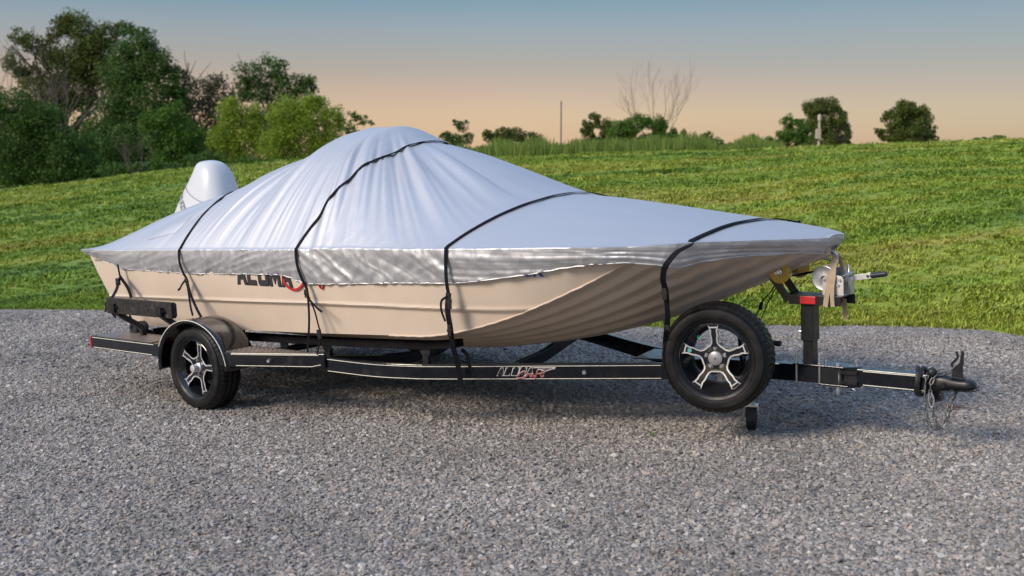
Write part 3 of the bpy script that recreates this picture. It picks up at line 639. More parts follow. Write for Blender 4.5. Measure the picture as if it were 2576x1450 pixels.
def side_pt(u, v, side):
    """u 0..1 stern to corner, v 0 gunwale .. 1 chine"""
    sg = -1.80+(3.63+1.80)*u; sc = -1.42+(3.62+1.42)*u
    G = Vector((sg, gw(sg)-.02, gz(sg)-.012)); C = Vector((sc, sinterp([(a,b) for a,b,_ in CH], sc), sinterp([(a,c) for a,_,c in CH], sc)))
    p = G.lerp(C, v); zr = sinterp(RUB, p.x)
    # the side flares a little and steps in below a pressed rub line
    p.y += .012*math.sin(math.pi*v)
    if u < .93:
        d = p.z-zr
        p.y += .016/(1+math.exp(-d/.0035))-.016*(1 if v > .999 else 0)*0
        p.y += .010*math.exp(-((d-.012)/.010)**2)
    return (p.x, p.y*side, p.z)
def hull():
    mb = MB(); nu, nvv = 150, 64
    for side in (1, -1):
        vs_ = [side_pt(i/nu, j/nvv, side) for i in range(nu+1) for j in range(nvv+1)]
        mb.add(vs_, [(i*(nvv+1)+j, (i+1)*(nvv+1)+j, (i+1)*(nvv+1)+j+1, i*(nvv+1)+j+1) for i in range(nu) for j in range(nvv)], True)
    # transom
    row = [side_pt(0, j/nvv, 1) for j in range(nvv+1)]
    vs_ = row+[(p[0], -p[1], p[2]) for p in row]; k = nvv+1
    mb.add(vs_, [(j, j+1, k+j+1, k+j) for j in range(nvv)])
    mb.build('hull_side', M['hull'], boat, angle=55)
    # bottom with pressed strakes
    mb = MB(); EDG = [(a, b_, c) for a, b_, c in CH]+[(3.93,.710,1.232),(4.2,.462,1.225),(4.35,.285,1.222),(4.43,.16,1.225),(4.47,.09,1.228)]
    ss = spaced([(-1.42,2,.06),(2,4.46,.025)]); nv_ = 110; vs_ = []
    ribs = (.775,.63,.485,.34,.20)
    for s in ss:
        e = sinterp([(a,b_) for a,b_,_ in EDG], s); ez = sinterp([(a,c) for a,_,c in EDG], s); kz = min(sinterp(KEEL, s), ez-.004)
        for j in range(nv_+1):
            l_ = e*(1-2*j/nv_); a = abs(l_)/e; zz = kz+(ez-kz)*(a**1.12)
            for rb in ribs:
                wt = max(0, min(1, (e-.02-rb)/.06)); zz += .036*wt*(1/(1+math.exp(-max(-40, min(40, (abs(l_)-rb)/.007))))-abs(l_)/e)
            if abs(l_) < .03: zz -= .018
            vs_.append((s, l_, zz))
    k = nv_+1
    mb.add(vs_, [(i*k+j, (i+1)*k+j, (i+1)*k+j+1, i*k+j+1) for i in range(len(ss)-1) for j in range(nv_)], True)
    # close the bow underside up to the rail so the cover rests on something
    mb.build('hull_bottom', M['hull'], boat, angle=50)
    # welded chine seam
    for side in (1, -1):
        mb = MB(); pts = []
        for i in range(61):
            s = 1.75+(3.63-1.75)*i/60; p = side_pt((s+1.42)/5.04, 1, side); pts.append((p[0], p[1]+.003*side, p[2]+.0015*math.sin(i*1.9)))
        mb.tube(pts, .0065, 6); mb.build('chine_seam', M['hull_edge'], boat)
    # bow rails: hidden flat rim joining sides and bow
    mb = MB()
    for side in (1, -1):
        pts = [(s, (gw(s)-.035)*side, gz(s)-.03) for s in spaced([(3.5,4.40,.06)])]; mb.tube(pts, .018, 6)
    
    mb.build('bow_rim', M['hull'], boat)
hull()

# lettering helpers
def text_polys(txt, size, shear=0.0, bold=0.0):
    cu = bpy.data.curves.new('txt', 'FONT'); cu.body = txt; cu.size = size; cu.shear = shear; cu.offset = bold; cu.resolution_u = 6
    o = bpy.data.objects.new('txt', cu); COL.objects.link(o); dg = bpy.context.evaluated_depsgraph_get(); me = bpy.data.meshes.new_from_object(o.evaluated_get(dg))
    vs_ = [tuple(v.co) for v in me.vertices]; fs = [tuple(p.vertices) for p in me.polygons]
    bpy.data.objects.remove(o); bpy.data.meshes.remove(me); bpy.data.curves.remove(cu); return vs_, fs
def lay_text(name, txt, size, fn, material, parent, shear=0.0, bold=0.0, sx=1.0, sub=0):
    vs_, fs = text_polys(txt, size, shear, bold); mb = MB(); mb.add([fn(v[0]*sx, v[1]) for v in vs_], fs)
    o = mb.build(name, material, parent)
    return o
def hull_at(s, z, off=.004):
    u = (s+1.8)/5.43
    lo, hi = 0., 1.
    for _ in range(18):
        mid = (lo+hi)/2; uu = (s+1.80-(.38-.39*u)*mid*1.0)/5.43; p = side_pt(max(0, min(1, uu)), mid, 1)
        if p[2] > z: lo = mid
        else: hi = mid
    return (s, p[1]+off, z)
GLY = {'A': [[(0,0),(.30,1),(.70,1),(1,0),(.72,0),(.65,.25),(.35,.25),(.28,0)]],
       'L': [[(0,0),(0,1),(.30,1),(.30,.25),(.86,.25),(.86,0)]],
       'U': [[(0,.10),(0,1),(.29,1),(.29,.27),(.71,.27),(.71,1),(1,1),(1,.10),(.90,0),(.10,0)]],
       'M': [[(0,0),(0,1),(.27,1),(.52,.52),(.77,1),(1.04,1),(1.04,0),(.78,0),(.78,.56),(.52,.08),(.26,.56),(.26,0)]]}
def block(word, s0, z0, wd, ht, gap, fn, name, material, parent, grow=0.0, shear=0.0):
    x = s0; mb = MB()
    for ch in word:
        for poly in GLY[ch]:
            cx, cy = .5, .5
            pts = [(x+wd*(cx+(p-cx)*(1+grow))+shear*(q-.5)*ht, z0+ht*(cy+(q-cy)*(1+grow*.7))) for p, q in poly]
            mb.add([fn(a, b_) for a, b_ in pts], [tuple(range(len(pts)))])
        x += wd*(1.0 if ch != 'M' else 1.06)+gap
    o = mb.build(name, material, parent); bm = bmesh.new(); bm.from_mesh(o.data); bmesh.ops.triangulate(bm, faces=bm.faces); bm.to_mesh(o.data); bm.free(); return o
block('ALUMA', .245, .953, .115, .150, .012, lambda a, b_: hull_at(a, b_, .003), 'hull_lettering_edge', M['dark_outline'], boat, .10)
block('ALUMA', .245, .953, .115, .150, .012, lambda a, b_: hull_at(a, b_, .005), 'hull_lettering', M['black_vinyl'], boat, -.02)
def script_c(parent):
    mb = MB(); p1 = [(.80,1.08),(.79,1.02),(.81,.97),(.86,.94),(.92,.937),(.98,.965),(1.02,1.01)]
    pts = cr([hull_at(a, b_, .009) for a, b_ in p1], 6); mb.sweep(pts, [(-.003,-.009),(.003,-.009),(.003,.009),(-.003,.009)], (0,0,1)); mb.build('hull_script', M['red_vinyl'], parent); mb = MB()
    p2 = [(1.165,1.04),(1.165,.99),(1.185,.955),(1.205,.965),(1.225,1.02)]
    mb.sweep(cr([hull_at(a, b_, .009) for a, b_ in p2], 6), [(-.003,-.006),(.003,-.006),(.003,.006),(-.003,.006)], (0,1,0))
    mb.build('hull_script', M['red_vinyl'], parent)
script_c(boat)
lay_text('registration_lettering', 'GR', .12, lambda a, b_: hull_at(2.93+a*.95, 1.096+b_, .004), M['blue_vinyl'], boat, bold=.004, sx=1.0)
lay_text('stern_lettering', 'LEGEND', .05, lambda a, b_: hull_at(-1.70+a, 1.085+b_, .004), M['black_vinyl'], boat)
# bow eye
mb = MB(); mb.tube(cr([(4.40,0,1.14),(4.47,0,1.13),(4.49,0,1.16),(4.44,0,1.19)], 4), .008, 6); mb.build('bow_eye', M['steel'], boat)

# outboard motor on the transom
def outboard():
    def ring(c, a, w_, z, n=28, e=2.6, slope=0):
        o = []
        for i in range(n):
            t = 2*math.pi*i/n; ct, st = math.cos(t), math.sin(t)
            x = c+a*math.copysign(abs(ct)**(2/e), ct); y = -.12+w_*math.copysign(abs(st)**(2/e), st); o.append((x, y, z+slope*(x-c)))
        return o
    secs = [(-1.74,.42,.24,1.20,.10),(-1.73,.42,.25,1.32,.10),(-1.70,.385,.245,1.42,.12),(-1.665,.335,.23,1.52,.14),(-1.635,.285,.21,1.62,.18),(-1.605,.235,.190,1.71,.20),(-1.59,.190,.165,1.80,.2),
            (-1.60,.160,.142,1.86,.17),(-1.61,.125,.115,1.90,.12),(-1.61,.075,.07,1.922,.06),(-1.61,.01,.012,1.928,0)]
    mb = MB(); n = 28; vs_ = []; 
    for c, a, w_, z, sl in secs: vs_ += ring(c, a, w_, z, n, 2.5, -sl)
    fs = [(i*n+j, i*n+(j+1) % n, (i+1)*n+(j+1) % n, (i+1)*n+j) for i in range(len(secs)-1) for j in range(n)]
    mb.add(vs_, fs, True); o = mb.build('outboard_motor', M['cowl'], boat, label='white outboard motor cowling', angle=70)
    sb = o.modifiers.new('smooth', 'SUBSURF'); sb.levels = 1; sb.render_levels = 1
    mb = MB(); r = ring(-1.73, .424, .254, 1.335, 40, 2.5, -.10); mb.sweep(r, [(-.004,-.006),(.004,-.006),(.004,.006),(-.004,.006)], closed=True); mb.build('cowl_seam', M['black_vinyl'], o)
    mb = MB(); vs_ = ring(-1.74, .38, .24, 1.31, 28, 2.5, -.1)+ring(-1.76, .30, .17, 1.15, 28, 2.5)+ring(-1.86, .14, .08, .95, 28)+ring(-1.92, .12, .05, .45, 28)
    mb.add(vs_, [(i*28+j, i*28+(j+1) % 28, (i+1)*28+(j+1) % 28, (i+1)*28+j) for i in range(3) for j in range(28)], True); mb.build('lower_unit', M['cowl'], o)
    # raised blade panel and seam line on the near face
    def face(s, z):
        # nearest point on the near side of the cowling
        for (c, a, w_, z0, sl), (c2, a2, w2, z1, sl2) in zip(secs, secs[1:]):
            zz0 = z0-sl*(s-c); zz1 = z1-sl2*(s-c2)
            if zz0 <= z <= zz1:
                t = (z-zz0)/(zz1-zz0); c_ = c+(c2-c)*t; a_ = a+(a2-a)*t; w_ = w_+(w2-w_)*t
                q = min(.98, abs((s-c_)/a_)); return (s, -.12+w_*(1-q**2.5)**(1/2.5)+.0045, z)
        return (s, .12, z)
    mb = MB(); mb.tube([face(-1.86+.36*t, 1.74-.20*t-.1*t*(1-t)) for t in [i/14 for i in range(15)]], .0028, 5); mb.build('panel_line', M['cowl_grey'], o)
    ang = R(-52)
    def f(a, b_):
        s = -1.905+a*math.cos(ang)-b_*math.sin(ang); z = 1.60+a*math.sin(ang)*1.0+b_*math.cos(ang); return face(s, z)
    lay_text('cowl_lettering', 'SUZUKI', .095, f, M['cowl_grey'], o, bold=.003)
outboard()

# ------------------------------------------------------------------ boat cover
RG = [(-1.86,1.19),(-1.3,1.45),(-.9,1.57),(-.3,1.71),(-.1,1.78),(.1,1.86),(.25,1.92),(.42,2.00),(.60,2.09),(.78,2.11),(1.0,2.105),(1.14,2.05),(1.28,1.98),(1.65,1.875),(2.0,1.757),(2.4,1.612),(2.65,1.545),(2.9,1.515),(3.5,1.43),(4.0,1.352),(4.3,1.31),(4.58,1.27)]
KX = [(-1.86,4),(-.3,3.4),(0,3.0),(.3,2.2),(.9,1.85),(2.2,1.85),(3.2,1.9),(4.58,2.2)]
HEM = [(-1.88,1.14),(-1.6,1.095),(-1.27,1.02),(-1.1,1.022),(-.34,1.012),(-.2,1.016),(.77,1.036),(.95,1.0),(1.03,.985),(1.97,1.022),(2.4,1.036),(2.96,1.10),(3.45,1.172),(3.60,1.178),(3.74,1.165),(3.86,1.140),(3.95,1.165),(4.2,1.19),(4.58,1.175)]
def fold(x):                                 # soft irregular pleats
    return nz(x, .3)+.55*nz(x*2.3, 5.1)+.25*nz(x*5.1, 9.7)
def zc(s, l_, wr=True):
    g_ = max(.05, gw(max(-1.84, min(4.58, s)))+.012); t = min(1, abs(l_)/g_); k = interp(KX, s); G = gz(s)+.006; Rz = sinterp(RG, s)
    z = G+(Rz-G)*(1-t**k)
    if wr:
        ss = s-.72; r_ = math.hypot(ss, l_*1.0); ph = math.atan2(abs(l_)+.12, ss); amp = .0
        edge = 1-t**6
        near_pk = min(1, max(0, (r_-.25)/.45))*(1-math.exp(-(t/.28)**2)); rear = 1 if s < 1.7 else max(0, 1-(s-1.7)/.85)
        amp = (.070 if s > 1.0 else .042+.28*max(0, s-.9))*near_pk*rear*(.30+.70*edge)*(1-.45*t**4)
        if s < -.4: amp *= max(.35, 1-(-.4-s)*.55)
        fv = fold(ph*6.0+(20 if l_ < 0 else 0)+.15*nz(s*.8, l_*.8)); z += amp*(fv+.7*(.35-abs(fold(ph*7.5+9+.2*nz(s, l_))))+.35*abs(fold(ph*11+3+.15*nz(s, l_))))
        # fine tension folds near the gunwale
        e = math.exp(-((1-t)/.16)**2)*(1 if -.2 < s < 2.4 else .3)
        z += .006*e*nz(s*14, l_*3, 2)*(1-t**10)
        z += .0035*nz(s*2.2, l_*6, 8)*(1-t**8)
        # scalloped crest over the console rails
        z += -.008*abs(math.sin((s-.47)*math.pi/.28))*math.exp(-((s-.75)/.30)**2)*(1-t)
    return z
def cover():
    ss = spaced([(-1.86,-1.0,.03),(-1.0,2.5,.0125),(2.5,4.465,.025)]); nt_ = 150; vs_ = []; crk = []
    tt = [math.sin((j/nt_-.5)*math.pi)*.35+(j/nt_-.5)*2*.65 for j in range(nt_+1)]
    for s in ss:
        g_ = gw(max(-1.84, s))+.012
        for t in tt:
            l_ = g_*t; vs_.append((s, l_, zc(s, l_))); crk.append(.04 if (abs(t) < .6 or s < .9 or s > 2.5) else .04+.5*(abs(t)-.6))
    k = nt_+1; fs = [(i*k+j, (i+1)*k+j, (i+1)*k+j+1, i*k+j+1) for i in range(len(ss)-1) for j in range(nt_)]
    # perimeter loop for the skirt
    loop = [(i*k+nt_) for i in range(len(ss))]                       # near side, stern to bow
    loop += [((len(ss)-1)*k+j) for j in range(nt_-1, 0, -1)]        # bow front
    loop += [(i*k) for i in range(len(ss)-1, -1, -1)]               # far side
    loop += [j for j in range(1, nt_)]                              # stern
    rows = 26; n = len(loop); prev = loop[:]
    near_n = len(ss)
    P0 = [Vector(vs_[i]) for i in loop]
    arc = [0]
    for i in range(1, n): arc.append(arc[-1]+(P0[i]-P0[i-1]).length)
    for r_ in range(1, rows+1):
        v = r_/rows; cur = []
        for i in range(n):
            p = P0[i]; a = arc[i]
            if i < near_n: nrm = Vector((0, 1, 0))
            elif i < near_n+nt_-1: nrm = Vector((1, 0, 0))
            elif i < near_n*2+nt_-1: nrm = Vector((0, -1, 0))
            else: nrm = Vector((-1, 0, 0))
            pa = P0[i-1]; pb = P0[(i+1) % n]; tg = pb-pa
            n2 = Vector((-tg.y, tg.x, 0)) if tg.length > 1e-6 else nrm
            if n2.dot(nrm) < 0: n2 = -n2
            if n2.length > 1e-6: nrm = (n2.normalized()*.7+nrm*.3).normalized()
            hz = sinterp(HEM, p.x); 
            if p.x > 4.45: hz = 1.175
            if p.x < -1.84: hz = 1.15
            H_ = p.z-hz
            s = p.x
            fr = .50 if s < 1.0 else 1.0
            # hanging cloth: leans back to the hull, pleats gather towards the hem
            off = -.010*v-.030*v*v
            if s > 3.2: off += min(1, (s-3.2)/.25)*(.022 if s < 3.95 else .01); off -= (.0 if s < 3.85 else .035 if s < 4.2 else .035-.05*(s-4.2))*v
            gather = (nz(a*26, v*1.5)*.012+abs(nz(a*44, v*3, 3))*.010)*max(0, (v-.72)/.28)
            cr1 = 1-abs(nz(a*4.5+v*2.6, v*2.2+a*1.2, 1))*2; cr2 = 1-abs(nz(a*9-v*4, v*5, 6))*2
            big = fold(a*9+v*.9)*.011*math.sin(math.pi*min(1, v*1.15+.12))
            dg = fold(a*7.5-v*2.8+.5*nz(a*3, v*2)); dg2 = 1-2*abs(nz(a*5.5-v*2.0, v*1.1, 7))
            if 1.02 < s < 2.4: body = .013*dg+.006*dg2+.003*cr1
            elif s <= 1.02 and s > .1: body = .005*cr1+.010*fold(a*16+v)
            elif s <= .1: body = .004*cr1+.010*fold(a*8+v*1.2)*v
            elif s <= 3.5: body = .009*fold(v*4-a*1.6)+.005*dg2
            else: body = .010*fold(v*3.2-a*1.0)+.003*cr2
            off += (body+big*.5)*min(1, v*3.5)*min(1, 1.1-.3*v)+gather
            q = p+nrm*(off+.012)
            q.z = p.z-H_*v+.006*nz(a*18, 3)*v*v+.004*nz(a*45, 8)*max(0, v-.8)*5
            cur.append(len(vs_)); vs_.append(tuple(q)); crk.append(1.0 if s > -.2 else .5)
        for i in range(n):
            j = (i+1) % n; fs.append((prev[i], cur[i], cur[j], prev[j]))
        prev = cur
    # elastic hem roll
    mb = MB(); mb.add(vs_, fs, True)
    root = thing('boat_cover', 'silver fabric cover stretched over a high peak on the boat', 'boat cover', (1.0, 0, 1.2))
    o = mb.build('cover_cloth', M['cloth'], root, angle=80)
    a_ = o.data.attributes.new('crinkle', 'FLOAT', 'POINT')
    if len(a_.data) == len(crk): a_.data.foreach_set('value', crk)
    sol = o.modifiers.new('thick', 'SOLIDIFY'); sol.thickness = .002; sol.offset = -1
    mb = MB(); pts = [vs_[i] for i in prev][::2]; mb.tube([(p[0], p[1], p[2]+.002) for p in pts], .0035, 6, closed=True); mb.build('hem', M['cloth'], root)
    # hem seam 3.5 cm above the hem, near side
    # vent patch near the stern
    mb = MB(); q = [(-.93,.98),(-.60,.93),(-.56,1.02),(-.86,1.06)]
    grid = []
    for i in range(9):
        for j in range(6):
            a, b_ = i/8, j/5
            s = (1-a)*((1-b_)*-.95+b_*-.90)+a*((1-b_)*-.60+b_*-.52); l_ = (1-a)*((1-b_)*1.05+b_*.95)+a*((1-b_)*1.02+b_*.90)
            h_ = .003+.010*math.sin(math.pi*a)**.5*math.sin(math.pi*b_)**.6 if 0 < i < 8 and 0 < j < 5 else .003
            grid.append((s, l_, zc(s, l_)+h_))
    mb.add(grid, [(i*6+j, (i+1)*6+j, (i+1)*6+j+1, i*6+j+1) for i in range(8) for j in range(5)], True); mb.build('vent_patch', M['cloth'], root)
    return root
cover()

# ------------------------------------------------------------------ cover straps
def ribbon(mb, pts, w_=.030, t=.0028, wd=None, sub=5):
    """flat webbing along pts; wd: width direction per point"""
    P = cr(pts, sub); n = len(P); vs_ = []
    for i in range(n):
        tg = (P[min(i+1,n-1)]-P[max(i-1,0)]).normalized(); W_ = Vector(wd(i/(n-1))) if callable(wd) else Vector(wd or (1,0,0)); W_ = (W_-tg*W_.dot(tg)).normalized(); Nn = tg.cross(W_)
        for a, b_ in ((-1,-1),(1,-1),(1,1),(-1,1)): vs_.append(P[i]+W_*a*w_/2+Nn*b_*t/2)
    fs = [(i*4+j, i*4+(j+1) % 4, (i+1)*4+(j+1) % 4, (i+1)*4+j) for i in range(n-1) for j in range(4)]+[(3,2,1,0), tuple((n-1)*4+j for j in range(4))]
    return mb.add(vs_, fs)
def over(s0, s1, farend=True):
    def zs(s, t, g_): return sum(zc(s, g_*max(-1, min(1, t+d*.02))) for d in range(-3, 4))/7 if abs(t) < .93 else zc(s, g_*t)               # webbing over the cover from near gunwale at s0 drifting to s1 at the crest
    pts = []
    for i in range(0, 41):
        t = i/40; l_ = (gw(s0)+.014)*(1-2*t); s = s0+(s1-s0)*math.sin(math.pi*t)
        pts.append((s, l_, max(zs(s, 1-2*t, gw(s0)+.014), zc(s, l_)-.006)+.006+.004*math.sin(math.pi*t)))
    return pts
GS = 'black tie down straps of the boat cover'
def strap(label, s0, s1, hem, low, w_=.026, extra=None, buckle=None, farlow=None):
    root = thing('tie_down_strap', label, 'strap', (s0, gw(s0), gz(s0)), GS); mb = MB()
    top = over(s0, s1)[::-1]; near = [(s0+.005, gw(s0)+(.034 if s0 < 3 else .052), gz(s0)-.012)]+hem
    fs0 = top[0]; fl = [(s0, -1.06*gw(s0), .98), (s0, -gw(s0)*1.02, 1.12)]
    ribbon(mb, fl+top+near, w_, .004, (1, .0, 0)); o = mb.build('webbing', M['strap'], root)
    for seg in low:
        mb = MB(); ribbon(mb, seg[0], seg[1], .003, seg[2] if len(seg) > 2 else (1,0,0), 6); mb.build('strap_tail', M['strap'], root)
    for b_ in (buckle or []):
        (p, sz, ang) = b_; mb = MB(); p = Vector(p); d = Vector((math.sin(ang), 0, -math.cos(ang))); u = Vector((d.z*-1, 0, d.x))
        for a0, a1, ww in ((-sz, -.15*sz, .75), (-.25*sz, .3*sz, .95), (.2*sz, sz, .7)):
            mb.sweep([p+d*a0, p+d*a1], [(-.007,-.02*ww),(.007,-.02*ww),(.007,.02*ww),(-.007,.02*ww)], u)
        mb.build('buckle', M['buckle'], root, bevel=.002)
    return root
# 1: rearmost full strap, above the fender
strap('second strap from the stern, crossing the cover behind its peak down to the fender', -.40, -.26, [(-.385,1.145,1.10),(-.36,1.135,1.02),(-.335,1.125,.975)],
      [([(-.335,1.13,.975),(-.25,1.16,.86),(-.16,1.18,.76),(-.09,1.19,.690)], .026), ([(-.335,1.13,.975),(-.29,1.15,.86),(-.24,1.175,.76),(-.20,1.19,.700)], .020), ([(-.335,1.135,.975),(-.38,1.145,.93),(-.40,1.15,.90),(-.43,1.15,.885)], .018)],
      buckle=[((-.325,1.135,.955), .03, .3)])
# 2: peak strap
strap('strap over the front of the cover peak, ending at the trailer frame rail', 1.0, 1.32, [(1.01,1.14,1.12),(1.04,1.13,1.02),(1.065,1.12,.97),(1.08,1.12,.90)],
      [([(1.08,1.12,.90),(1.09,1.13,.75),(1.07,1.13,.60),(1.04,1.125,.47),(1.05,1.12,.36)], .020), ([(1.085,1.12,.90),(1.14,1.12,.80),(1.17,1.12,.70),(1.19,1.12,.62),(1.13,1.12,.47)], .014), ([(1.08,1.125,.89),(1.14,1.14,.86),(1.20,1.14,.82),(1.25,1.15,.80)], .016)],
      buckle=[((1.075,1.13,.92), .03, .15), ((1.185,1.13,.635), .035, .2)])
# 3: forward strap
strap('strap across the forward slope of the cover, running down the flat hull side', 2.42, 2.62, [(2.42,1.145,1.15),(2.42,1.145,1.05),(2.42,1.13,.97)],
      [([(2.42,1.13,.98),(2.405,1.13,.87),(2.41,1.12,.77),(2.386,1.075,.631),(2.36,1.01,.516),(2.335,.96,.39),(2.33,.95,.352)], .044), ([(2.40,1.01,.60),(2.44,1.0,.565),(2.425,.975,.503),(2.44,.95,.44)], .028), ([(2.42,1.145,.96),(2.375,1.15,.93),(2.37,1.15,.87),(2.39,1.14,.80)], .016)],
      buckle=[((2.425,1.135,.93), .05, .05), ((2.41,1.125,.74), .035, -.05)])
# 4: bow strap
strap('foremost strap, crossing the bow of the cover above the spare wheel', 3.93, 3.95, [(3.895,.850,1.24),(3.855,.885,1.185),(3.83,.880,1.150)],
      [([(3.83,.885,1.153),(3.80,.85,1.08),(3.785,.80,1.02),(3.768,.76,.94)], .036), ([(3.765,.755,.95),(3.75,.72,.85),(3.70,.65,.75),(3.633,.55,.666),(3.55,.42,.50)], .032)],
      w_=.036, buckle=[((3.778,.80,1.0), .04, .05), ((3.72,.68,.80), .04, .3)])
# 5: short stern strap down to the guide board
root = thing('tie_down_strap', 'short strap hooked to the stern hem and looped round the rear guide board', 'strap', (-1.26, 1.15, 1.02), GS)
mb = MB(); ribbon(mb, [(-1.27,1.145,1.07),(-1.262,1.14,1.0),(-1.255,1.14,.95)], .022, .004); mb.build('webbing', M['strap'], root)
mb = MB(); ribbon(mb, [(-1.255,1.145,.96),(-1.23,1.20,.86),(-1.20,1.30,.76),(-1.17,1.345,.70)], .040, .004)
ribbon(mb, [(-1.17,1.345,.77),(-1.12,1.34,.72),(-1.05,1.33,.66)], .040, .004); mb.build('webbing_loop', M['strap'], root)
mb = MB(); ribbon(mb, [(-1.25,1.145,.97),(-1.14,1.15,.88),(-1.06,1.17,.80)], .034, .004); mb.build('strap_tail', M['strap'], root); mb = MB(); ribbon(mb, [(-1.06,1.20,.66),(-1.03,1.2,.60),(-1.05,1.2,.54)], .022, .004); mb.build('strap_tail', M['strap'], root)
mb = MB(); mb.box((-1.285,1.15,.895), (-1.235,1.17,.955)); mb.build('buckle', M['buckle'], root, bevel=.004)
# cords of the bow strap's far half
root = thing('cord_pair', 'two thin black cords hanging under the bow behind the spare wheel', 'cord', (4.1, 0, 1.0))
mb = MB(); mb.tube(cr([(4.12,.0,1.02),(4.06,-.03,.93),(3.98,-.06,.85),(3.95,-.08,.80),(3.9,-.1,.72)], 5), .0045, 5); mb.build('cord', M['strap'], root)
mb = MB(); mb.tube([(4.14,.0,1.02),(4.02,-.05,.84),(3.93,-.1,.68)], .0035, 5); mb.build('cord', M['strap'], root)
mb = MB(); mb.tube([(3.975,-.06,.84),(3.955,-.08,.80)], .013, 6); mb.build('hook', M['buckle'], root)

# ------------------------------------------------------------------ trailer
tr = thing('boat_trailer', 'black steel boat trailer with a spare wheel on its frame', 'trailer', (0, 0, 0))
ZT = .46
RAIL = [(-.45,1.055,.41),(.3,1.055,.41),(1.2,1.055,.41),(1.62,1.05,.41),(1.88,1.005,.412),(2.15,.91,.414),(3.0,.52,.424),(3.46,.31,.430),(3.62,.24,.432)]
FAR = [(-1.3,-1.055,.41),(1.2,-1.055,.41),(1.55,-1.03,.41),(1.8,-.94,.412),(2.2,-.76,.416),(3.0,-.28,.424),(3.55,-.03,.430)]
def rail(path, name, kids=True):
    P = cr(path, 6); mb = MB(); mb.sweep(P, [(-.026,-.052),(.026,-.052),(.026,.052),(-.026,.052)], (0,0,1)); o = mb.build(name, M['frame'], tr, bevel=.004)
    return o, P
ro, RP = rail(RAIL, 'frame_rail'); rail(FAR, 'frame_rail')
def offset_line(P, side, dz, s_lo, s_hi):
    o = []
    for i in range(len(P)):
        t = (P[min(i+1, len(P)-1)]-P[max(i-1, 0)]); nrm = Vector((-t.y, t.x, 0)).normalized()
        if nrm.y < 0: nrm = -nrm
        if s_lo <= P[i].x <= s_hi: o.append(P[i]+nrm*side+Vector((0,0,dz)))
    return o
def stripe(P, dz, s_lo, s_hi, parent):
    q = offset_line(P, .0275, dz, s_lo, s_hi); mb = MB(); mb.sweep(q, [(-.0012,-.0018),(.0012,-.0018),(.0012,.0018),(-.0012,.0018)], (0,0,1)); mb.build('pinstripe', M['stripe'], parent)
stripe(RP, .040, 1.18, 3.5, ro); stripe(RP, -.043, 1.18, 3.5, ro)
mb = MB(); 
for s_, l_ in ((3.02,.51),):
    mb.cyl((s_, l_+.02, .425), (s_+.018, l_+.05, .425), .014, 6)
mb.build('bolt', M['steel'], ro)
# trailer lettering on the slanted part of the rail
def rail_face(d, z, off=.030):               # d: metres along the rail from s=2.15
    a = Vector((2.15,.91,.414)); b_ = Vector((3.0,.52,.424)); t = (b_-a); L = t.length; t.normalize(); nrm = Vector((-t.y, t.x, 0)); 
    if nrm.y < 0: nrm = -nrm
    p = a+t*d+nrm*off; return (p.x, p.y, p.z+z)
D0 = .38
block('ALUMA', D0, -.020, .039, .048, .0090, lambda a, b_: rail_face(a, b_, .0285), 'rail_lettering_edge', M['white_vinyl'], ro, .20, .35)
block('ALUMA', D0, -.020, .039, .048, .0090, lambda a, b_: rail_face(a, b_, .0300), 'rail_lettering', M['dark_outline'], ro, .0, .35)
def script(fn, parent, name, material, w_, dz):
    strokes = [[(.055,.026),(.062,.036),(.045,.040),(.012,.020),(.0,.004),(.012,-.006),(.040,-.002),(.060,.008)],
               [(.062,.002),(.070,.022),(.078,.020),(.084,.024)], [(.108,.022),(.094,.022),(.088,.008),(.098,.004),(.110,.022),(.112,.006),(.122,.010)],
               [(.150,.048),(.140,.046),(.128,.010),(.118,-.014)], [(.128,.022),(.150,.024),(.186,.030)], [(.172,.044),(.162,.010),(.170,.004),(.182,.014)]]
    mb = MB()
    for st in strokes:
        pts = cr([fn(a, b_) for a, b_ in st], 5); mb.sweep(pts, [(-.001,-w_),(.001,-w_),(.001,w_),(-.001,w_)] , (0,.1,1)); mb.tube(pts, w_*.8, 5)
    mb.build(name, material, parent)
script(lambda a, b_: rail_face(D0+.125+a, -.034+b_, .0305), ro, 'rail_script_edge', M['white_vinyl'], .0042, 0)
script(lambda a, b_: rail_face(D0+.125+a, -.034+b_, .0340), ro, 'rail_script', M['red_vinyl'], .0025, 0)
mb = MB(); mb.sweep([rail_face(D0+.235,.030,.0285), rail_face(D0+.385,.030,.0285), rail_face(D0+.315,.006,.0285), rail_face(D0+.275,.020,.0285)], [(-.001,-.0018),(.001,-.0018),(.001,.0018),(-.001,.0018)], (0,0,1)); mb.build('maker_triangle', M['white_vinyl'], ro)
lay_text('maker_lettering', 'BY: DIAMOND CITY TRAILERS', .0085, lambda a, b_: rail_face(D0+.265+a, .018+b_, .0292), M['white_vinyl'], ro)

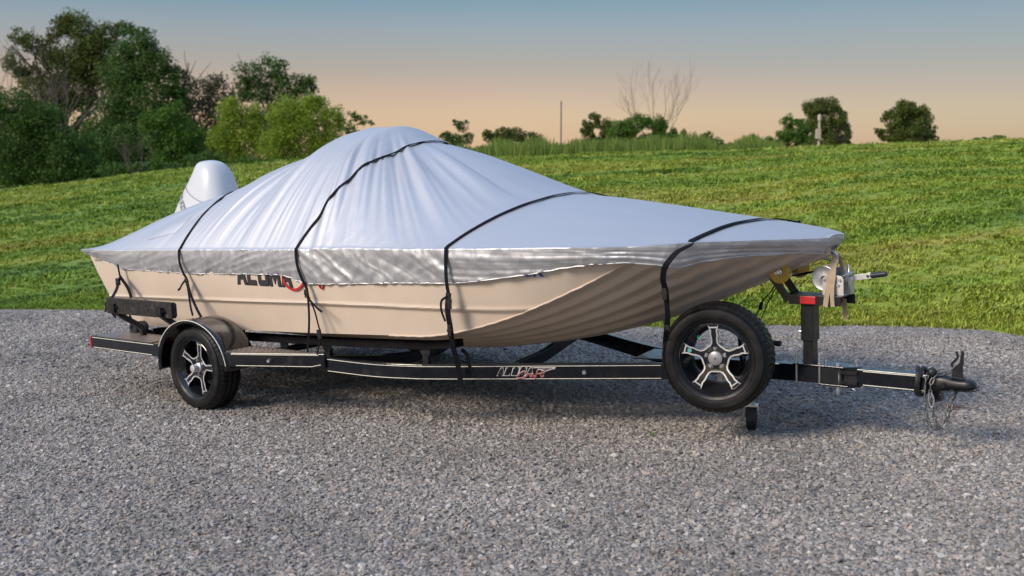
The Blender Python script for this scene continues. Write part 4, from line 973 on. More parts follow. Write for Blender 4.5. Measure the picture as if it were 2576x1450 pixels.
# side steps
def deck(name, poly, z0, z1, st=None):
    mb = MB(); mb.prism([(a, b_, z0) for a, b_ in poly], (0,0,z1-z0)); o = mb.build(name, M['frame'], tr, bevel=.004); return o
step1 = deck('rear_step', [(-1.37,1.38),(-.40,1.38),(-.40,1.09),(-1.37,1.09)], .388, .490)
step2 = deck('front_step', [(.36,1.385),(.50,1.378),(1.19,1.10),(1.19,1.085),(.36,1.085)], .388, .490)
def line3(pts, parent, up=(0,0,1)):
    mb = MB(); mb.sweep(pts, [(-.0012,-.0020),(.0012,-.0020),(.0012,.0020),(-.0012,.0020)], up); mb.build('pinstripe', M['stripe'], parent)
line3([(-1.35,1.3815,.480),(-.47,1.3815,.480)], step1); line3([(-1.34,1.3815,.398),(-.50,1.3815,.398)], step1)
def f2(t, z): a = Vector((.50,1.378,0)); b_ = Vector((1.19,1.10,0)); p = a.lerp(b_, t); return (p.x+.001, p.y+.0025, z)
line3([f2(.0,.480), f2(.94,.480)], step2); line3([f2(.05,.398), f2(.86,.398), f2(.96,.412)], step2)
mb = MB(); p = Vector(f2(.42,.438)); mb.cyl(p-Vector((.004,.008,0)), p+Vector((.010,.024,0)), .015, 10, .011); mb.build('marker_bolt', M['steel'], step2)
# chequer plates with raised studs
def plate(name, poly, z, parent, inside):
    mb = MB(); mb.prism([(a, b_, z) for a, b_ in poly], (0,0,.004)); o = mb.build(name, M['plate'], parent)
    mb = MB(); s = min(a for a, _ in poly); s1 = max(a for a, _ in poly); i = 0
    while s < s1:
        l_ = 1.09; j = 0
        while l_ < 1.38:
            if inside(s, l_):
                a = R(45) if (i+j) % 2 else R(-45); d = Vector((math.cos(a), math.sin(a), 0))*.011; q = Vector((-d.y, d.x, 0))*.28; c = Vector((s, l_, z+.004))
                mb.add([c-d, c+q, c+d, c-q, c+Vector((0,0,.0022))], [(0,1,4),(1,2,4),(2,3,4),(3,0,4)])
            l_ += .024; j += 1
        s += .024; i += 1
    mb.build('tread_studs', M['tread_metal'], o, kind='stuff'); return o
plate('checker_plate', [(-1.33,1.365),(-.52,1.365),(-.52,1.10),(-1.33,1.10)], .4905, step1, lambda s, l_: -1.31 < s < -.54 and 1.115 < l_ < 1.355)
plate('checker_plate', [(.42,1.36),(.50,1.355),(1.12,1.105),(.42,1.105)], .4905, step2, lambda s, l_: .44 < s and l_ < 1.345-(s-.46)*.402 and l_ > 1.115)
mb = MB(); mb.box((-1.395,1.285,.392), (-1.371,1.382,.482)); mb.build('tail_lamp', M['light_red'], step1, bevel=.004)
for a_, b_ in ((-1.37, -.40), (.36, .9)):
    mb = MB(); mb.box((a_,-1.38,.388), (b_,-1.09,.490)); mb.build('far_step', M['frame'], tr, bevel=.004)
# rear cross member and dark bracket
mb = MB(); mb.beam((-1.30,-1.06,.41), (-1.30,1.09,.41), .06, .10); mb.build('cross_member', M['frame'], tr, bevel=.004)
for s_ in (2.05, 1.0):
    mb = MB(); w0 = interp([(a,b_) for a,b_,_ in RAIL], s_)
    mb.beams([(s_, w0-.07, .40), (s_, .35, .30), (s_, 0, .275), (s_, -.35, .31), (s_, -w0*.86, .42)], .05, .085); mb.build('cross_member', M['frame'], tr, bevel=.004)
mb = MB(); mb.cyl((0,-1.12,.33), (0,1.12,.33), .03, 12); mb.build('axle', M['frame'], tr)
for sd_ in (1, -1):
    mb = MB()
    for i in range(3): mb.beams(cr([(-.42+.06*i,sd_*1.03,.355-.006*i-.0),(-.0,sd_*1.03,.285-.010*i+.01),(.42-.06*i,sd_*1.03,.355-.006*i)], 5), .045, .007)
    mb.build('leaf_spring', M['frame'], tr)
# bunks under the hull
def kz(s, l_):
    e = interp([(a,b_) for a,b_,_ in CH], s); ez = interp([(a,c) for a,_,c in CH], s); k_ = sinterp(KEEL, s); return k_+(ez-k_)*((abs(l_)/e)**1.12)
for l_ in (.86, -.86):
    mb = MB(); mb.beams([(s, l_, kz(s, l_)-.050) for s in spaced([(-1.2,2.25,.25)])], .10, .052); mb.build('bunk_board', M['bunk'], tr, bevel=.006)
for s_, l_ in ((.52,.86),(1.0,.86),(1.98,.86),(-.6,.86)):
    mb = MB(); zt = kz(s_, l_)-.076; mb.box((s_-.025, l_+.035, .30), (s_+.025, l_+.043, zt-.035)); mb.prism([(s_-.045,l_+.035,zt),(s_+.045,l_+.035,zt),(s_+.045,l_+.035,zt-.018),(s_+.025,l_+.035,zt-.045),(s_-.025,l_+.035,zt-.045),(s_-.045,l_+.035,zt-.018)], (0,.0075,0))
    mb.box((s_-.025, l_-.03, .30), (s_-.017, l_+.04, zt-.03)); mb.cyl((s_,l_+.043,zt-.03),(s_,l_+.05,zt-.03),.008,6); mb.build('bunk_bracket', M['frame_matte'], tr, bevel=.001)
for sd_ in (1,-1):
    for s_ in (.2,1.0,1.98): mb = MB(); mb.beam((s_, .80*sd_, .36), (s_, (1.03 if s_ < 1.9 else .93)*sd_, .40), .04, .05); mb.build('bracket_arm', M['frame'], tr)
mb = MB(); mb.box((2.035, -.56, .36), (2.068, -.54, .52)); mb.build('keel_bracket', M['frame_matte'], tr)
# dark box under the stern (speed sensor / bunk end)
mb = MB(); mb.box((-.72, .62, .455), (-.30, .80, .515)); mb.build('bunk_end', M['bunk'], tr, bevel=.01)
# guide boards
for sd_ in (1, -1):
    mb = MB(); a = Vector((-1.13,1.335*sd_,.755)); b_ = Vector((-.24,1.325*sd_,.755)); mb.sweep([a, b_], [(-.026,-.062),(.012,-.062),(.026,-.046),(.026,.046),(.012,.062),(-.026,.062)], (0,0,1)); 
    mb.build('guide_board', M['carpet'], tr, bevel=.005, label='carpeted guide board on bent posts' if sd_ == 1 else None)
    for s_ in (-1.06, -.41):
        mb = MB(); mb.beams(cr([(s_+.13, 1.17*sd_, .47), (s_+.13,1.175*sd_,.54), (s_+.115,1.20*sd_,.58), (s_+.075,1.30*sd_,.66), (s_+.03,1.372*sd_,.735)], 5), .042, .042, (1,0,0)); mb.build('guide_post', M['frame_matte'], tr, bevel=.004)
        mb = MB(); mb.box((s_+.0,1.355*sd_-.012,.718), (s_+.075,1.355*sd_+.03,.775)); mb.cyl((s_+.085,1.36*sd_,.75),(s_+.085,1.375*sd_,.75),.012,6); mb.build('post_clamp', M['frame_matte'], tr, bevel=.003)
mb = MB(); mb.cyl((-1.16,1.0,.53), (-1.16,1.12,.53), .052, 16); mb.box((-1.18,.98,.44),(-1.10,1.14,.50)); mb.build('keel_roller_bracket', M['rubber'], tr, bevel=.004)

# ---------------- wheels
def wheel_geo(parent, c, side, R0=.333, W_=.205, orient=None, spare=False, rot=0.0, base=None):
    """built about the origin with axis +Y' = outward, then placed by matrix"""
    grp = []
    def place(mb):
        out_ = []
        for v in mb.v:
            q = orient @ Vector(v); out_.append((c[0]+q.x, c[1]+q.y, c[2]+q.z))
        mb.v = out_; return mb
    h_ = W_/2; rr = .216
    # rim: barrel and lip (y outward)
    mb = MB(); mb.lathe((0,0,0), (0,1,0), [(rr+.004,h_-.012),(rr-.002,h_-.008),(rr-.010,h_-.018),(rr-.018,h_-.05),(.170,.0),(.168,-h_+.03),(rr-.01,-h_+.01),(rr+.004,-h_+.012)], 64)
    rim = place(mb).build('wheel', M['rim'], parent, label=('spare wheel bolted upright beside the frame' if spare else None))
    # tyre
    prof = [(rr-.002,h_-.020),(rr+.006,h_-.006),(rr+.022,h_+.004),(rr+.048,h_+.010),(rr+.078,h_+.004),(R0-.024,h_-.010),(R0-.012,h_-.020),(R0-.006,h_-.026),
            (R0-.002,.050),(R0-.010,.049),(R0-.010,.042),(R0-.001,.041),(R0,.005),(R0-.010,.004),(R0-.010,-.004),(R0,-.005),(R0-.001,-.041),(R0-.010,-.042),(R0-.010,-.049),(R0-.002,-.050),
            (R0-.006,-h_+.026),(R0-.012,-h_+.020),(R0-.024,-h_+.010),(rr+.07,-h_-.004),(rr+.02,-h_),(rr-.002,-h_+.020)]
    def rm(i, j, r):
        if 6 <= j <= 8 or 19 <= j <= 21: return r-(.006 if i % 4 == 0 else 0)
        if j in (11, 12, 15, 16): return r-(.005 if (i+2*(j > 13)) % 4 == 0 else 0)
        return r
    mb = MB(); mb.lathe((0,0,0), (0,1,0), prof, 216, rmod=rm); ty = place(mb).build('tyre', M['tyre'], rim, angle=30)
    mb = MB()                                   # moulded rings and raised dashes on the sidewall
    for r1, yy in ((rr+.030,h_+.008),(rr+.092,h_-.0015)): mb.lathe((0,0,0),(0,1,0),[(r1-.0015,yy-.003),(r1,yy+.002),(r1+.0015,yy-.003)],96)
    place(mb).build('sidewall_rings', M['tyre'], rim)
    if spare:
        for txt, a0, rt_ in (('TRAILER SERVICE ST', 2.35, rr+.060), ('ST205/75R14', -.95, rr+.056)):
            vs_, fs = text_polys(txt, .022); mb = MB(); q = []
            for v in vs_:
                a = a0-v[0]/rt_; r1 = rt_+v[1]; q.append((r1*math.cos(a), h_+.0115-abs(r1-rr-.048)*.08, r1*math.sin(a)))
            mb.add(q, fs); place(mb).build('sidewall_lettering', mat('worn_rubber_print', (.035,.030,.027), .7), rim)
    # spokes
    Rt = .210; y0 = h_-.030
    def pol(r, a): return (r*Rt*math.cos(a), 0, r*Rt*math.sin(a))
    half = [(1.0,.165),(.90,.120),(.86,.095),(.70,.098),(.56,.080),(.44,.085),(.36,.115)]   # (radius, half width) in tip units
    spokes = MB(); trim = MB(); side_m = MB()
    def pt(k, u, v, dish=True):                 # u along spoke, v across; k spoke index
        a = rot+math.pi/2+k*2*math.pi/5; x = u*Rt*math.cos(a)-v*Rt*math.sin(a); z = u*Rt*math.sin(a)+v*Rt*math.cos(a); r = math.hypot(x, z)/Rt
        y = y0-.030*(1-min(1, r))**1.4
        return Vector((x, y, z))
    for k in range(5):
        L_ = [pt(k, u, v) for u, v in half]; Rr = [pt(k, u, -v) for u, v in half]
        poly = L_+[pt(k, .25, .10), pt(k, .25, -.10)]+Rr[::-1]; n = len(L_)+1
        LL = L_+[pt(k,.22,.12)]; RR = Rr+[pt(k,.22,-.12)]
        vs_ = LL+RR+[p+Vector((0,-.030,0)) for p in LL+RR]; m_ = len(LL); fs = []
        for i in range(m_-1):
            fs += [(i, i+1, m_+i+1, m_+i), (2*m_+i, 3*m_+i, 3*m_+i+1, 2*m_+i+1), (i, 2*m_+i, 2*m_+i+1, i+1), (m_+i, m_+i+1, 3*m_+i+1, 3*m_+i)]
        spokes.add(vs_, fs)
        # bright machined outline: tip frame
        def strip(pts, w_=.0045, closed=False):
            trim.sweep([p+Vector((0,.0015,0)) for p in pts], [(-w_,-.0015),(w_,-.0015),(w_,.0015),(-w_,.0015)], (0,1,0), closed=closed)
        strip([pt(k,1.0,.17), pt(k,1.0,0), pt(k,1.0,-.17), pt(k,.895,-.115), pt(k,.895,.115)], .0042, True)
        strip([pt(k,.895,-.115), pt(k,.80,-.088), pt(k,.68,-.098), pt(k,.56,-.078), pt(k,.45,-.082), pt(k,.375,-.125)]
              + [pt((k-1) % 5,.375,.125), pt((k-1) % 5,.45,.082), pt((k-1) % 5,.56,.078), pt((k-1) % 5,.68,.098), pt((k-1) % 5,.80,.088), pt((k-1) % 5,.895,.115)], .0045)
    place(spokes).build('spokes', M['rim'], rim, bevel=.002)
    place(trim).build('spoke_trim', M['chrome'], rim)
    yh = y0-.030*(1-.3)**1.4
    mb = MB(); mb.lathe((0,0,0),(0,1,0),[(1e-4,yh-.032),(.072,yh-.032),(.076,yh-.006),(.070,yh-.001),(.046,yh-.001),(.044,yh-.012),(1e-4,yh-.012)], 40); place(mb).build('hub', M['rim'], rim)
    mb = MB()
    if spare:
        mb.lathe((0,0,0),(0,1,0),[(.043,yh-.010),(.043,yh+.010),(.040,yh+.013),(1e-4,yh+.014)], 36); place(mb).build('hub_cap', M['cap'], rim, angle=50)
        mb = MB(); mb.cyl((0,yh+.012,0),(0,yh+.0155,0),.0055,12); place(mb).build('cap_hole', M['rubber'], rim)
        mb = MB(); q = pt(1,.76,0); mb.lathe(tuple(q+Vector((0,.002,0))),(0,1,0),[(1e-4,.002),(.013,.002),(.013,0)],20); place(mb).build('oval_sticker', M['sticker'], rim)
        mb = MB(); a = R(128); mb.cyl((.165*math.cos(a),h_-.05,.165*math.sin(a)),(.158*math.cos(a),h_-.02,.158*math.sin(a)),.006,10); place(mb).build('valve_cap', M['green_cap'], rim)
    else:
        mb.lathe((0,0,0),(0,1,0),[(.040,yh-.01),(.038,yh+.015),(.030,yh+.022),(.029,yh+.058),(.027,yh+.064),(.020,yh+.066),(1e-4,yh+.066)], 32); place(mb).build('bearing_cap', M['chrome'], rim, angle=35)
        mb = MB(); mb.cyl((0,-.06,0),(0,yh-.035,0),.115,32); place(mb).build('brake_drum', M['frame_matte'], rim)
    for k in range(5):
        a = rot+math.pi/2+(k+(.5 if not spare else .0))*2*math.pi/5
        if spare: a = rot+math.pi/2+k*2*math.pi/5
        cx, cz = .060*math.cos(a), .060*math.sin(a); mb = MB(); mb.lathe((cx,0,cz),(0,1,0),[(.0135,yh-.004),(.0135,yh+.0015),(.0105,yh+.0018),(.0105,yh-.004)],14); mb.cyl((cx,yh-.01,cz),(cx,yh+.008,cz),.0075,6,smooth=False); place(mb).build('lug_nut', M['steel'], rim)
    return rim
OY = Matrix(((1,0,0),(0,1,0),(0,0,1)))           # (s,l,z): axis along +l
wheel_geo(tr, (0,1.25,.327), 1, orient=OY, rot=R(-14))
OYn = Matrix(((-1,0,0),(0,-1,0),(0,0,1)))
wheel_geo(tr, (0,-1.25,.327), -1, orient=OYn, rot=R(20))
sa = R(-12); SP = Matrix(((math.cos(sa),-math.sin(sa),0),(math.sin(sa),math.cos(sa),0),(0,0,1)))   # spare toed slightly
SC = (3.905,.40,.572)
wheel_geo(tr, SC, 1, orient=Matrix(((math.cos(R(-14)), -math.sin(R(14))*-1, 0),(math.sin(R(-14)), math.cos(R(-14)), 0),(0,0,1))) if False else Matrix.Rotation(R(-12), 3, 'Z'), spare=True, rot=R(2))
mb = MB(); mb.beam((SC[0],.05,SC[2]-.02), (SC[0]-.02,.36,SC[2]), .05, .05); mb.beam((SC[0],.06,.45), (SC[0],.10,.68), .05, .02, (1,0,0)); mb.box((SC[0]-.12,.03,.52),(SC[0]+.12,.06,.56)); mb.build('spare_bracket', M['frame'], tr, bevel=.003)
mb = MB(); mb.box((3.80,.20,.30),(3.835,.215,.62)); mb.build('spare_strut', M['steel_light'], tr)

# fenders
def fender(side):
    y0, y1 = 1.118, 1.385; Rf = .43; mb = MB(); prof = []; vs_ = []; A = [R(1)+R(187)*i/48 for i in range(49)]
    sec = [(1.385,-.035),(1.392,-.004),(1.380,.004),(1.34,.006),(1.25,.007),(1.16,.006),(1.125,.003),(1.118,-.004)]
    for a in A:
        flat = 1.0
        r0 = Rf*(1-.03*math.cos(2*a)*0); cx = .02
        for l_, dr in sec:
            r = r0+dr; vs_.append((cx+r*math.cos(a)*1.0, l_*side, .34+r*math.sin(a)*.84))
    k = len(sec); fs = [(i*k+j, (i+1)*k+j, (i+1)*k+j+1, i*k+j+1) for i in range(48) for j in range(k-1)]
    mb.add(vs_, fs, True); 
    o = mb.build('fender', M['frame'], tr, angle=50); so_ = o.modifiers.new('thick', 'SOLIDIFY'); so_.thickness = .006; so_.offset = -1
    # inner skirt wall
    mb = MB(); n = 33; vs_ = []
    for i in range(n):
        a = R(0)+R(180)*i/(n-1); vs_.append((.02+.425*math.cos(a), 1.112*side, .34+.425*math.sin(a)*.84)); vs_.append((.02+.425*math.cos(a), 1.112*side, .40 if False else .36))
    mb.add(vs_, [(2*i,2*i+2,2*i+3,2*i+1) for i in range(n-1)]); mb.build('inner_panel', M['frame_matte'], o)
    mb = MB(); pts = [(.02+(Rf+.001)*math.cos(a), (1.3935)*side, .34+(Rf+.0)*math.sin(a)*.84) for a in [R(8)+R(150)*i/40 for i in range(41)]]
    mb.sweep(pts, [(-.0022,-.0022),(.0022,-.0022),(.0022,.0022),(-.0022,.0022)], (0,1,0)); mb.build('pinstripe', M['stripe'], o)
fender(1); fender(-1)

# tongue
mb = MB(); mb.beam((3.40,.06,.436), (4.42,.03,.447), .075, .104); tg = mb.build('tongue_beam', M['frame'], tr, bevel=.005)
for dz in (.041, -.043): line3([(3.9,.0865-.018,.444+dz),(4.2,.0765-.008,.446+dz)], tg)
mb = MB(); mb.prism([(3.25,.30,.488),(3.62,.19,.488),(3.7,.06,.488),(3.5,-.08,.488),(3.2,-.05,.488)], (0,0,.006)); mb.build('gusset_plate', M['frame'], tr)
# hinge
mb = MB(); mb.box((4.41,-.02,.400),(4.52,.082,.494)); mb.cyl((4.52,.055,.392),(4.52,.055,.50),.026,16); mb.box((4.52,-.02,.405),(4.63,.078,.425)); mb.box((4.52,-.02,.465),(4.63,.078,.485)); mb.box((4.51,-.015,.408),(4.625,.060,.482)); hg = mb.build('tongue_hinge', M['frame_matte'], tr, bevel=.004)
mb = MB(); mb.prism([(4.36,.085,.497),(4.55,.088,.497),(4.62,.045,.497),(4.62,-.05,.497),(4.36,-.06,.497)], (0,0,.009)); mb.build('hinge_plate', M['frame'], hg, bevel=.002)
mb = MB(); mb.prism([(4.40,.085,.386),(4.58,.088,.386),(4.64,.045,.386),(4.60,-.05,.386),(4.40,-.06,.386)], (0,0,.010)); mb.build('hinge_plate', M['frame'], hg, bevel=.002)
mb = MB(); mb.cyl((4.505,.048,.506),(4.505,.048,.520),.017,6,smooth=False); mb.build('hinge_bolt', M['steel'], hg); mb = MB(); mb.cyl((4.505,.048,.352),(4.505,.048,.386),.016,6,smooth=False); mb.cyl((4.505,.048,.335),(4.505,.048,.355),.010,10); mb.build('hinge_bolt', M['steel'], hg)
mb = MB(); mb.cyl((4.60,-.01,.506),(4.60,-.01,.535),.008,10); mb.cyl((4.60,-.03,.535),(4.60,.012,.535),.007,8); mb.tube(cr([(4.56,.03,.515),(4.58,.05,.512),(4.64,.03,.512),(4.70,-.02,.50)],5), .002, 5); mb.build('hinge_pin', M['steel'], hg)
mb = MB(); mb.tube(cr([(4.55,.06,.385),(4.58,.08,.365),(4.62,.075,.372),(4.58,.06,.39),(4.64,.06,.385),(4.66,.05,.392)],6), .0022, 5); mb.build('safety_clip', M['steel'], hg)
# forward tongue
mb = MB(); T0 = Vector((4.62,.02,.448)); T1 = Vector((5.03,.0,.444)); mb.beam(T0, T1, .078, .100); tf = mb.build('swing_tongue', M['frame'], tr, bevel=.004)
for dz in (.040, -.041): line3([T0+Vector((.04,.0405,dz)), T1+Vector((-.03,.0405,dz))], tf)
# winch post, u-bolts
mb = MB(); mb.beam((4.330,.03,.497), (4.330,.03,.66), .080, .062, (1,0,0)); post = mb.build('winch_post', M['frame_matte'], tr, bevel=.004)
mb = MB(); mb.beam((4.330,.03,.645), (4.328,.03,.865), .098, .078, (1,0,0)); mb.build('post_sleeve', M['frame_matte'], post, bevel=.005)
mb = MB(); mb.cyl((4.29,.05,.70),(4.27,.05,.70),.010,6); mb.build('bolt', M['steel'], post)
mb = MB(); mb.prism([(4.24,.09,.4995),(4.44,.09,.4995),(4.44,-.04,.4995),(4.24,-.04,.4995)], (0,0,.007)); mb.build('post_foot', M['frame'], post, bevel=.002)
for s_ in (4.262, 4.405):
    for _ in (0,):
        mb = MB(); mb.tube(cr([(s_,.078,.58),(s_,.080,.52),(s_,.080,.40),(s_,.070,.384),(s_,.03,.382),(s_,-.018,.384),(s_,-.026,.40),(s_,-.026,.575)], 5), .0058, 8); 
        for l_ in (.079,-.026): mb.cyl((s_,l_,.507),(s_,l_,.518),.011,6,smooth=False)
        mb.build('u_bolt', M['steel'], post)
# winch stand channel
ZW = .868
mb = MB(); mb.box((4.195,-.045,ZW+.052),(4.555,.095,ZW+.058)); mb.box((4.225,.095,ZW),(4.545,.101,ZW+.058)); mb.box((4.28,-.051,ZW),(4.575,-.045,ZW+.058)); st = mb.build('winch_stand', M['frame_matte'], tr, bevel=.002)
for l_ in (.098, -.048):
    mb = MB(); mb.beam((4.225,l_,ZW+.022), (4.120,l_,ZW+.165), .007, .048, (1,0,.6)); mb.build('stand_arm', M['frame_matte'], st)
mb = MB(); mb.box((4.298,.1015,ZW+.006),(4.395,.108,ZW+.052)); mb.build('red_reflector', M['red'], st, bevel=.003)
# bow rollers
def roller(c, sgn):
    mb = MB(); prof = [(.012,-.052),(.030,-.050),(.034,-.030),(.060,.012),(.068,.026),(.068,.034),(.058,.036),(.020,.030),(.012,.030)]
    mb.lathe(c, (0,sgn,0), prof, 40); o = mb.build('bow_roller', M['amber'], st, angle=40)
    mb = MB()
    for i in range(12):
        a = 2*math.pi*i/12; d = Vector((math.cos(a),0,math.sin(a))); y = Vector((0,sgn,0)); cc = Vector(c)
        mb.sweep([cc+d*.022+y*.031, cc+d*.064+y*.0375], [(-.0016,-.003),(.0016,-.003),(.0016,.003),(-.0016,.003)], (0,1,0))
    mb.build('roller_rib', M['amber'], o)
    mb = MB(); mb.lathe(c, (0,sgn,0), [(.019,.030),(.019,.041),(.015,.043),(1e-4,.043)], 20); mb.cyl(Vector(c)+Vector((0,sgn*.043,0)), Vector(c)+Vector((0,sgn*.055,0)), .010, 6, smooth=False); mb.build('axle_bolt', M['steel'], o)
roller((4.178,.088,1.060), 1); roller((4.185,-.125,1.066), -1)
mb = MB(); mb.cyl((4.155,-.12,1.052),(4.155,.12,1.052),.011,10); mb.build('roller_axle', M['steel'], st)
mb = MB(); mb.lathe((4.155,0,1.052),(0,1,0),[(.012,-.032),(.034,-.03),(.028,0),(.034,.03),(.012,.032)],24); mb.build('roller_core', M['amber'], st)
for l_ in (.098,-.048):
    mb = MB(); mb.beam((4.120,l_,ZW+.165),(4.15,l_,1.052),.007,.040,(1,0,.2)); mb.build('stand_arm', M['frame_matte'], st)
# winch
mb = MB()
def cheek(l_):
    poly = [(4.425,ZW+.060),(4.552,ZW+.060),(4.552,ZW+.155),(4.546,ZW+.168),(4.535,ZW+.175),(4.500,ZW+.177),(4.452,ZW+.177),(4.430,ZW+.165),(4.425,ZW+.150)]
    mb.prism([(a, l_, b_) for a, b_ in poly], (0,.004,0))
cheek(.072); cheek(-.052); mb.box((4.425,-.048,ZW+.0595),(4.552,.072,ZW+.064)); wn = mb.build('winch', M['steel_light'], tr, label='zinc plated hand winch', bevel=.0015)
mb = MB(); DC = (4.428,.0,ZW+.158)
mb.lathe((DC[0],.060,DC[2]),(0,1,0),[(.015,.004),(.030,.002),(.060,.001),(.070,.004),(.074,.002),(.074,-.004),(.015,-.006)],40)
mb.lathe((DC[0],-.040,DC[2]),(0,1,0),[(.015,.004),(.074,.002),(.074,-.004),(.015,-.006)],40); mb.lathe((DC[0],0,DC[2]),(0,1,0),[(.030,-.04),(.030,.06)],24)
mb.build('winch_drum', M['steel'], wn, angle=35)
mb = MB(); gc = (4.492,-.025,ZW+.165)
mb.lathe(gc,(0,1,0),[(1e-4,-.003),(.052,-.003),(.052,.003),(1e-4,.003)],72,rmod=lambda i,j,r: r+(.005 if (i//2)%2 and r>.04 else 0),smooth=False); mb.build('gear', M['steel'], wn)
mb = MB()
for s_, z_ in ((4.436,.152),(4.530,.152),(4.520,.122)): mb.cyl((s_,.074,ZW+z_),(s_,.086,ZW+z_),.0095,6,smooth=False)
mb.build('winch_bolt', M['steel'], wn)
mb = MB(); mb.cyl((4.545,.06,ZW+.176),(4.560,-.06,ZW+.186),.006,10); mb.cyl((4.55,-.02,ZW+.18),(4.54,-.03,ZW+.235),.007,10); mb.box((4.552,-.060,ZW+.06),(4.566,.0,ZW+.16)); mb.build('ratchet_lever', M['steel'], wn, bevel=.001)
HB = Vector((4.545,-.062,ZW+.150)); HE = Vector((4.672,-.050,ZW+.170))
mb = MB(); mb.beam(HB, HE, .006, .034); mb.build('crank_arm', M['chrome'], wn, bevel=.001)
dd = (HE-HB).normalized(); mb = MB(); g0 = HE-dd*.005; pr_ = [(.012,0)]
for i in range(7): pr_ += [(.0175,.006+i*.0125),(.0160,.0115+i*.0125)]
mb.lathe(g0, dd, [(1e-4,0)]+pr_+[(.012,.098),(1e-4,.100)], 20); mb.build('crank_grip', M['bluegrip'], wn)
mb = MB(); q = HE-dd*.022; mb.cyl(q+Vector((0,.003,0)), q+Vector((0,.010,0)), .008, 8); mb.build('winch_bolt', M['frame_matte'], wn)
# black cord from winch to bow
mb = MB(); mb.tube(cr([(4.43,.03,1.085),(4.36,.0,1.065),(4.28,.0,1.045),(4.20,.0,1.025)],5), .0042, 6); mb.tube(cr([(4.36,.005,1.062),(4.30,.005,1.045),(4.24,.005,1.032)],5), .006, 6); mb.build('winch_rope', M['strap'], wn)
# tan winch strap
mb = MB(); ribbon(mb, [(4.478,0,1.165),(4.474,.02,1.125),(4.478,.062,1.08),(4.472,.088,1.03),(4.470,.098,.98),(4.462,.106,.92),(4.455,.108,.864)], .030, .003)
ribbon(mb, [(4.484,0,1.165),(4.490,.02,1.125),(4.492,.062,1.09),(4.498,.090,1.03),(4.494,.100,.98),(4.496,.107,.92),(4.500,.110,.866)], .024, .003)
ribbon(mb, [(4.482,-.0,1.165),(4.500,-.02,1.12),(4.520,-.03,1.07),(4.528,-.035,1.0)], .028, .003)
ribbon(mb, [(4.455,.108,.864),(4.47,.05,.860),(4.50,-.06,.862)], .030, .003)
mb.build('winch_strap', M['tan'], wn, label='tan webbing strap')
mb = MB(); ribbon(mb, [(4.52,-.02,.90),(4.522,-.02,.85),(4.524,-.02,.81),(4.528,-.018,.775)], .026, .003); mb.build('winch_strap_tail', M['tan'], wn)
# jack
mb = MB(); jl = -.10; js = 4.06
jk = thing('nose_jack', 'swivel jack with a small black castor wheel below the spare wheel', 'trailer jack', (3.86, -.03, 0)) if False else None
JC = Vector((3.925, 0.0, 0))
mb.cyl((JC.x, 0.0, .195),(JC.x,0.0,.62), .022, 16); mb.cyl((JC.x,0.0,.34),(JC.x,0.0,.74),.028,16); jk = mb.build('jack', M['steel'], tr, label='swivel jack')
jz = .036; mb = MB(); mb.box((JC.x-.035,-.045,.155+jz),(JC.x+.035,.045,.165+jz)); mb.prism([(JC.x-.035,.040,.160+jz),(JC.x+.035,.040,.160+jz),(JC.x+.022,.040,.09+jz),(JC.x-.015,.040,.085+jz)],(0,.005,0)); mb.prism([(JC.x-.035,-.045,.160+jz),(JC.x+.035,-.045,.160+jz),(JC.x+.022,-.045,.09+jz),(JC.x-.015,-.045,.085+jz)],(0,.005,0)); mb.cyl((JC.x,-.05,.10+jz),(JC.x,.05,.10+jz),.007,8)
mb.turn(JC.x, 0, R(68)).build('castor_fork', M['steel_light'], jk, bevel=.001)
mb = MB(); mb.lathe((JC.x,0,.078+.036),(0,1,0),[(.008,-.030),(.060,-.032),(.074,-.028),(.078,-.016),(.079,.0),(.078,.016),(.074,.028),(.060,.032),(.008,.030)],40); mb.turn(JC.x, 0, R(68)).build('castor_wheel', M['rubber'], jk, angle=50)
mb = MB(); mb.cyl((4.04,-.03,.595),(4.115,-.03,.600),.0165,14); 
for i in range(4): mb.lathe((4.05+i*.016,-.03,.597),(1,0,.05),[(.0165,0),(.0185,.004),(.0165,.008)],14)
mb.cyl((3.95,-.03,.60),(4.05,-.03,.60),.008,8); mb.build('jack_handle', M['rubber'], jk)
mb = MB(); mb.tube([(3.99,.0,.62),(3.92,-.02,.50)], .006, 6); mb.build('jack_lever', M['frame_matte'], jk)
mb = MB(); mb.tube([(3.78,-.02,.67),(3.97,-.02,.67)], .005, 5); mb.build('jack_rod', M['frame_matte'], jk)
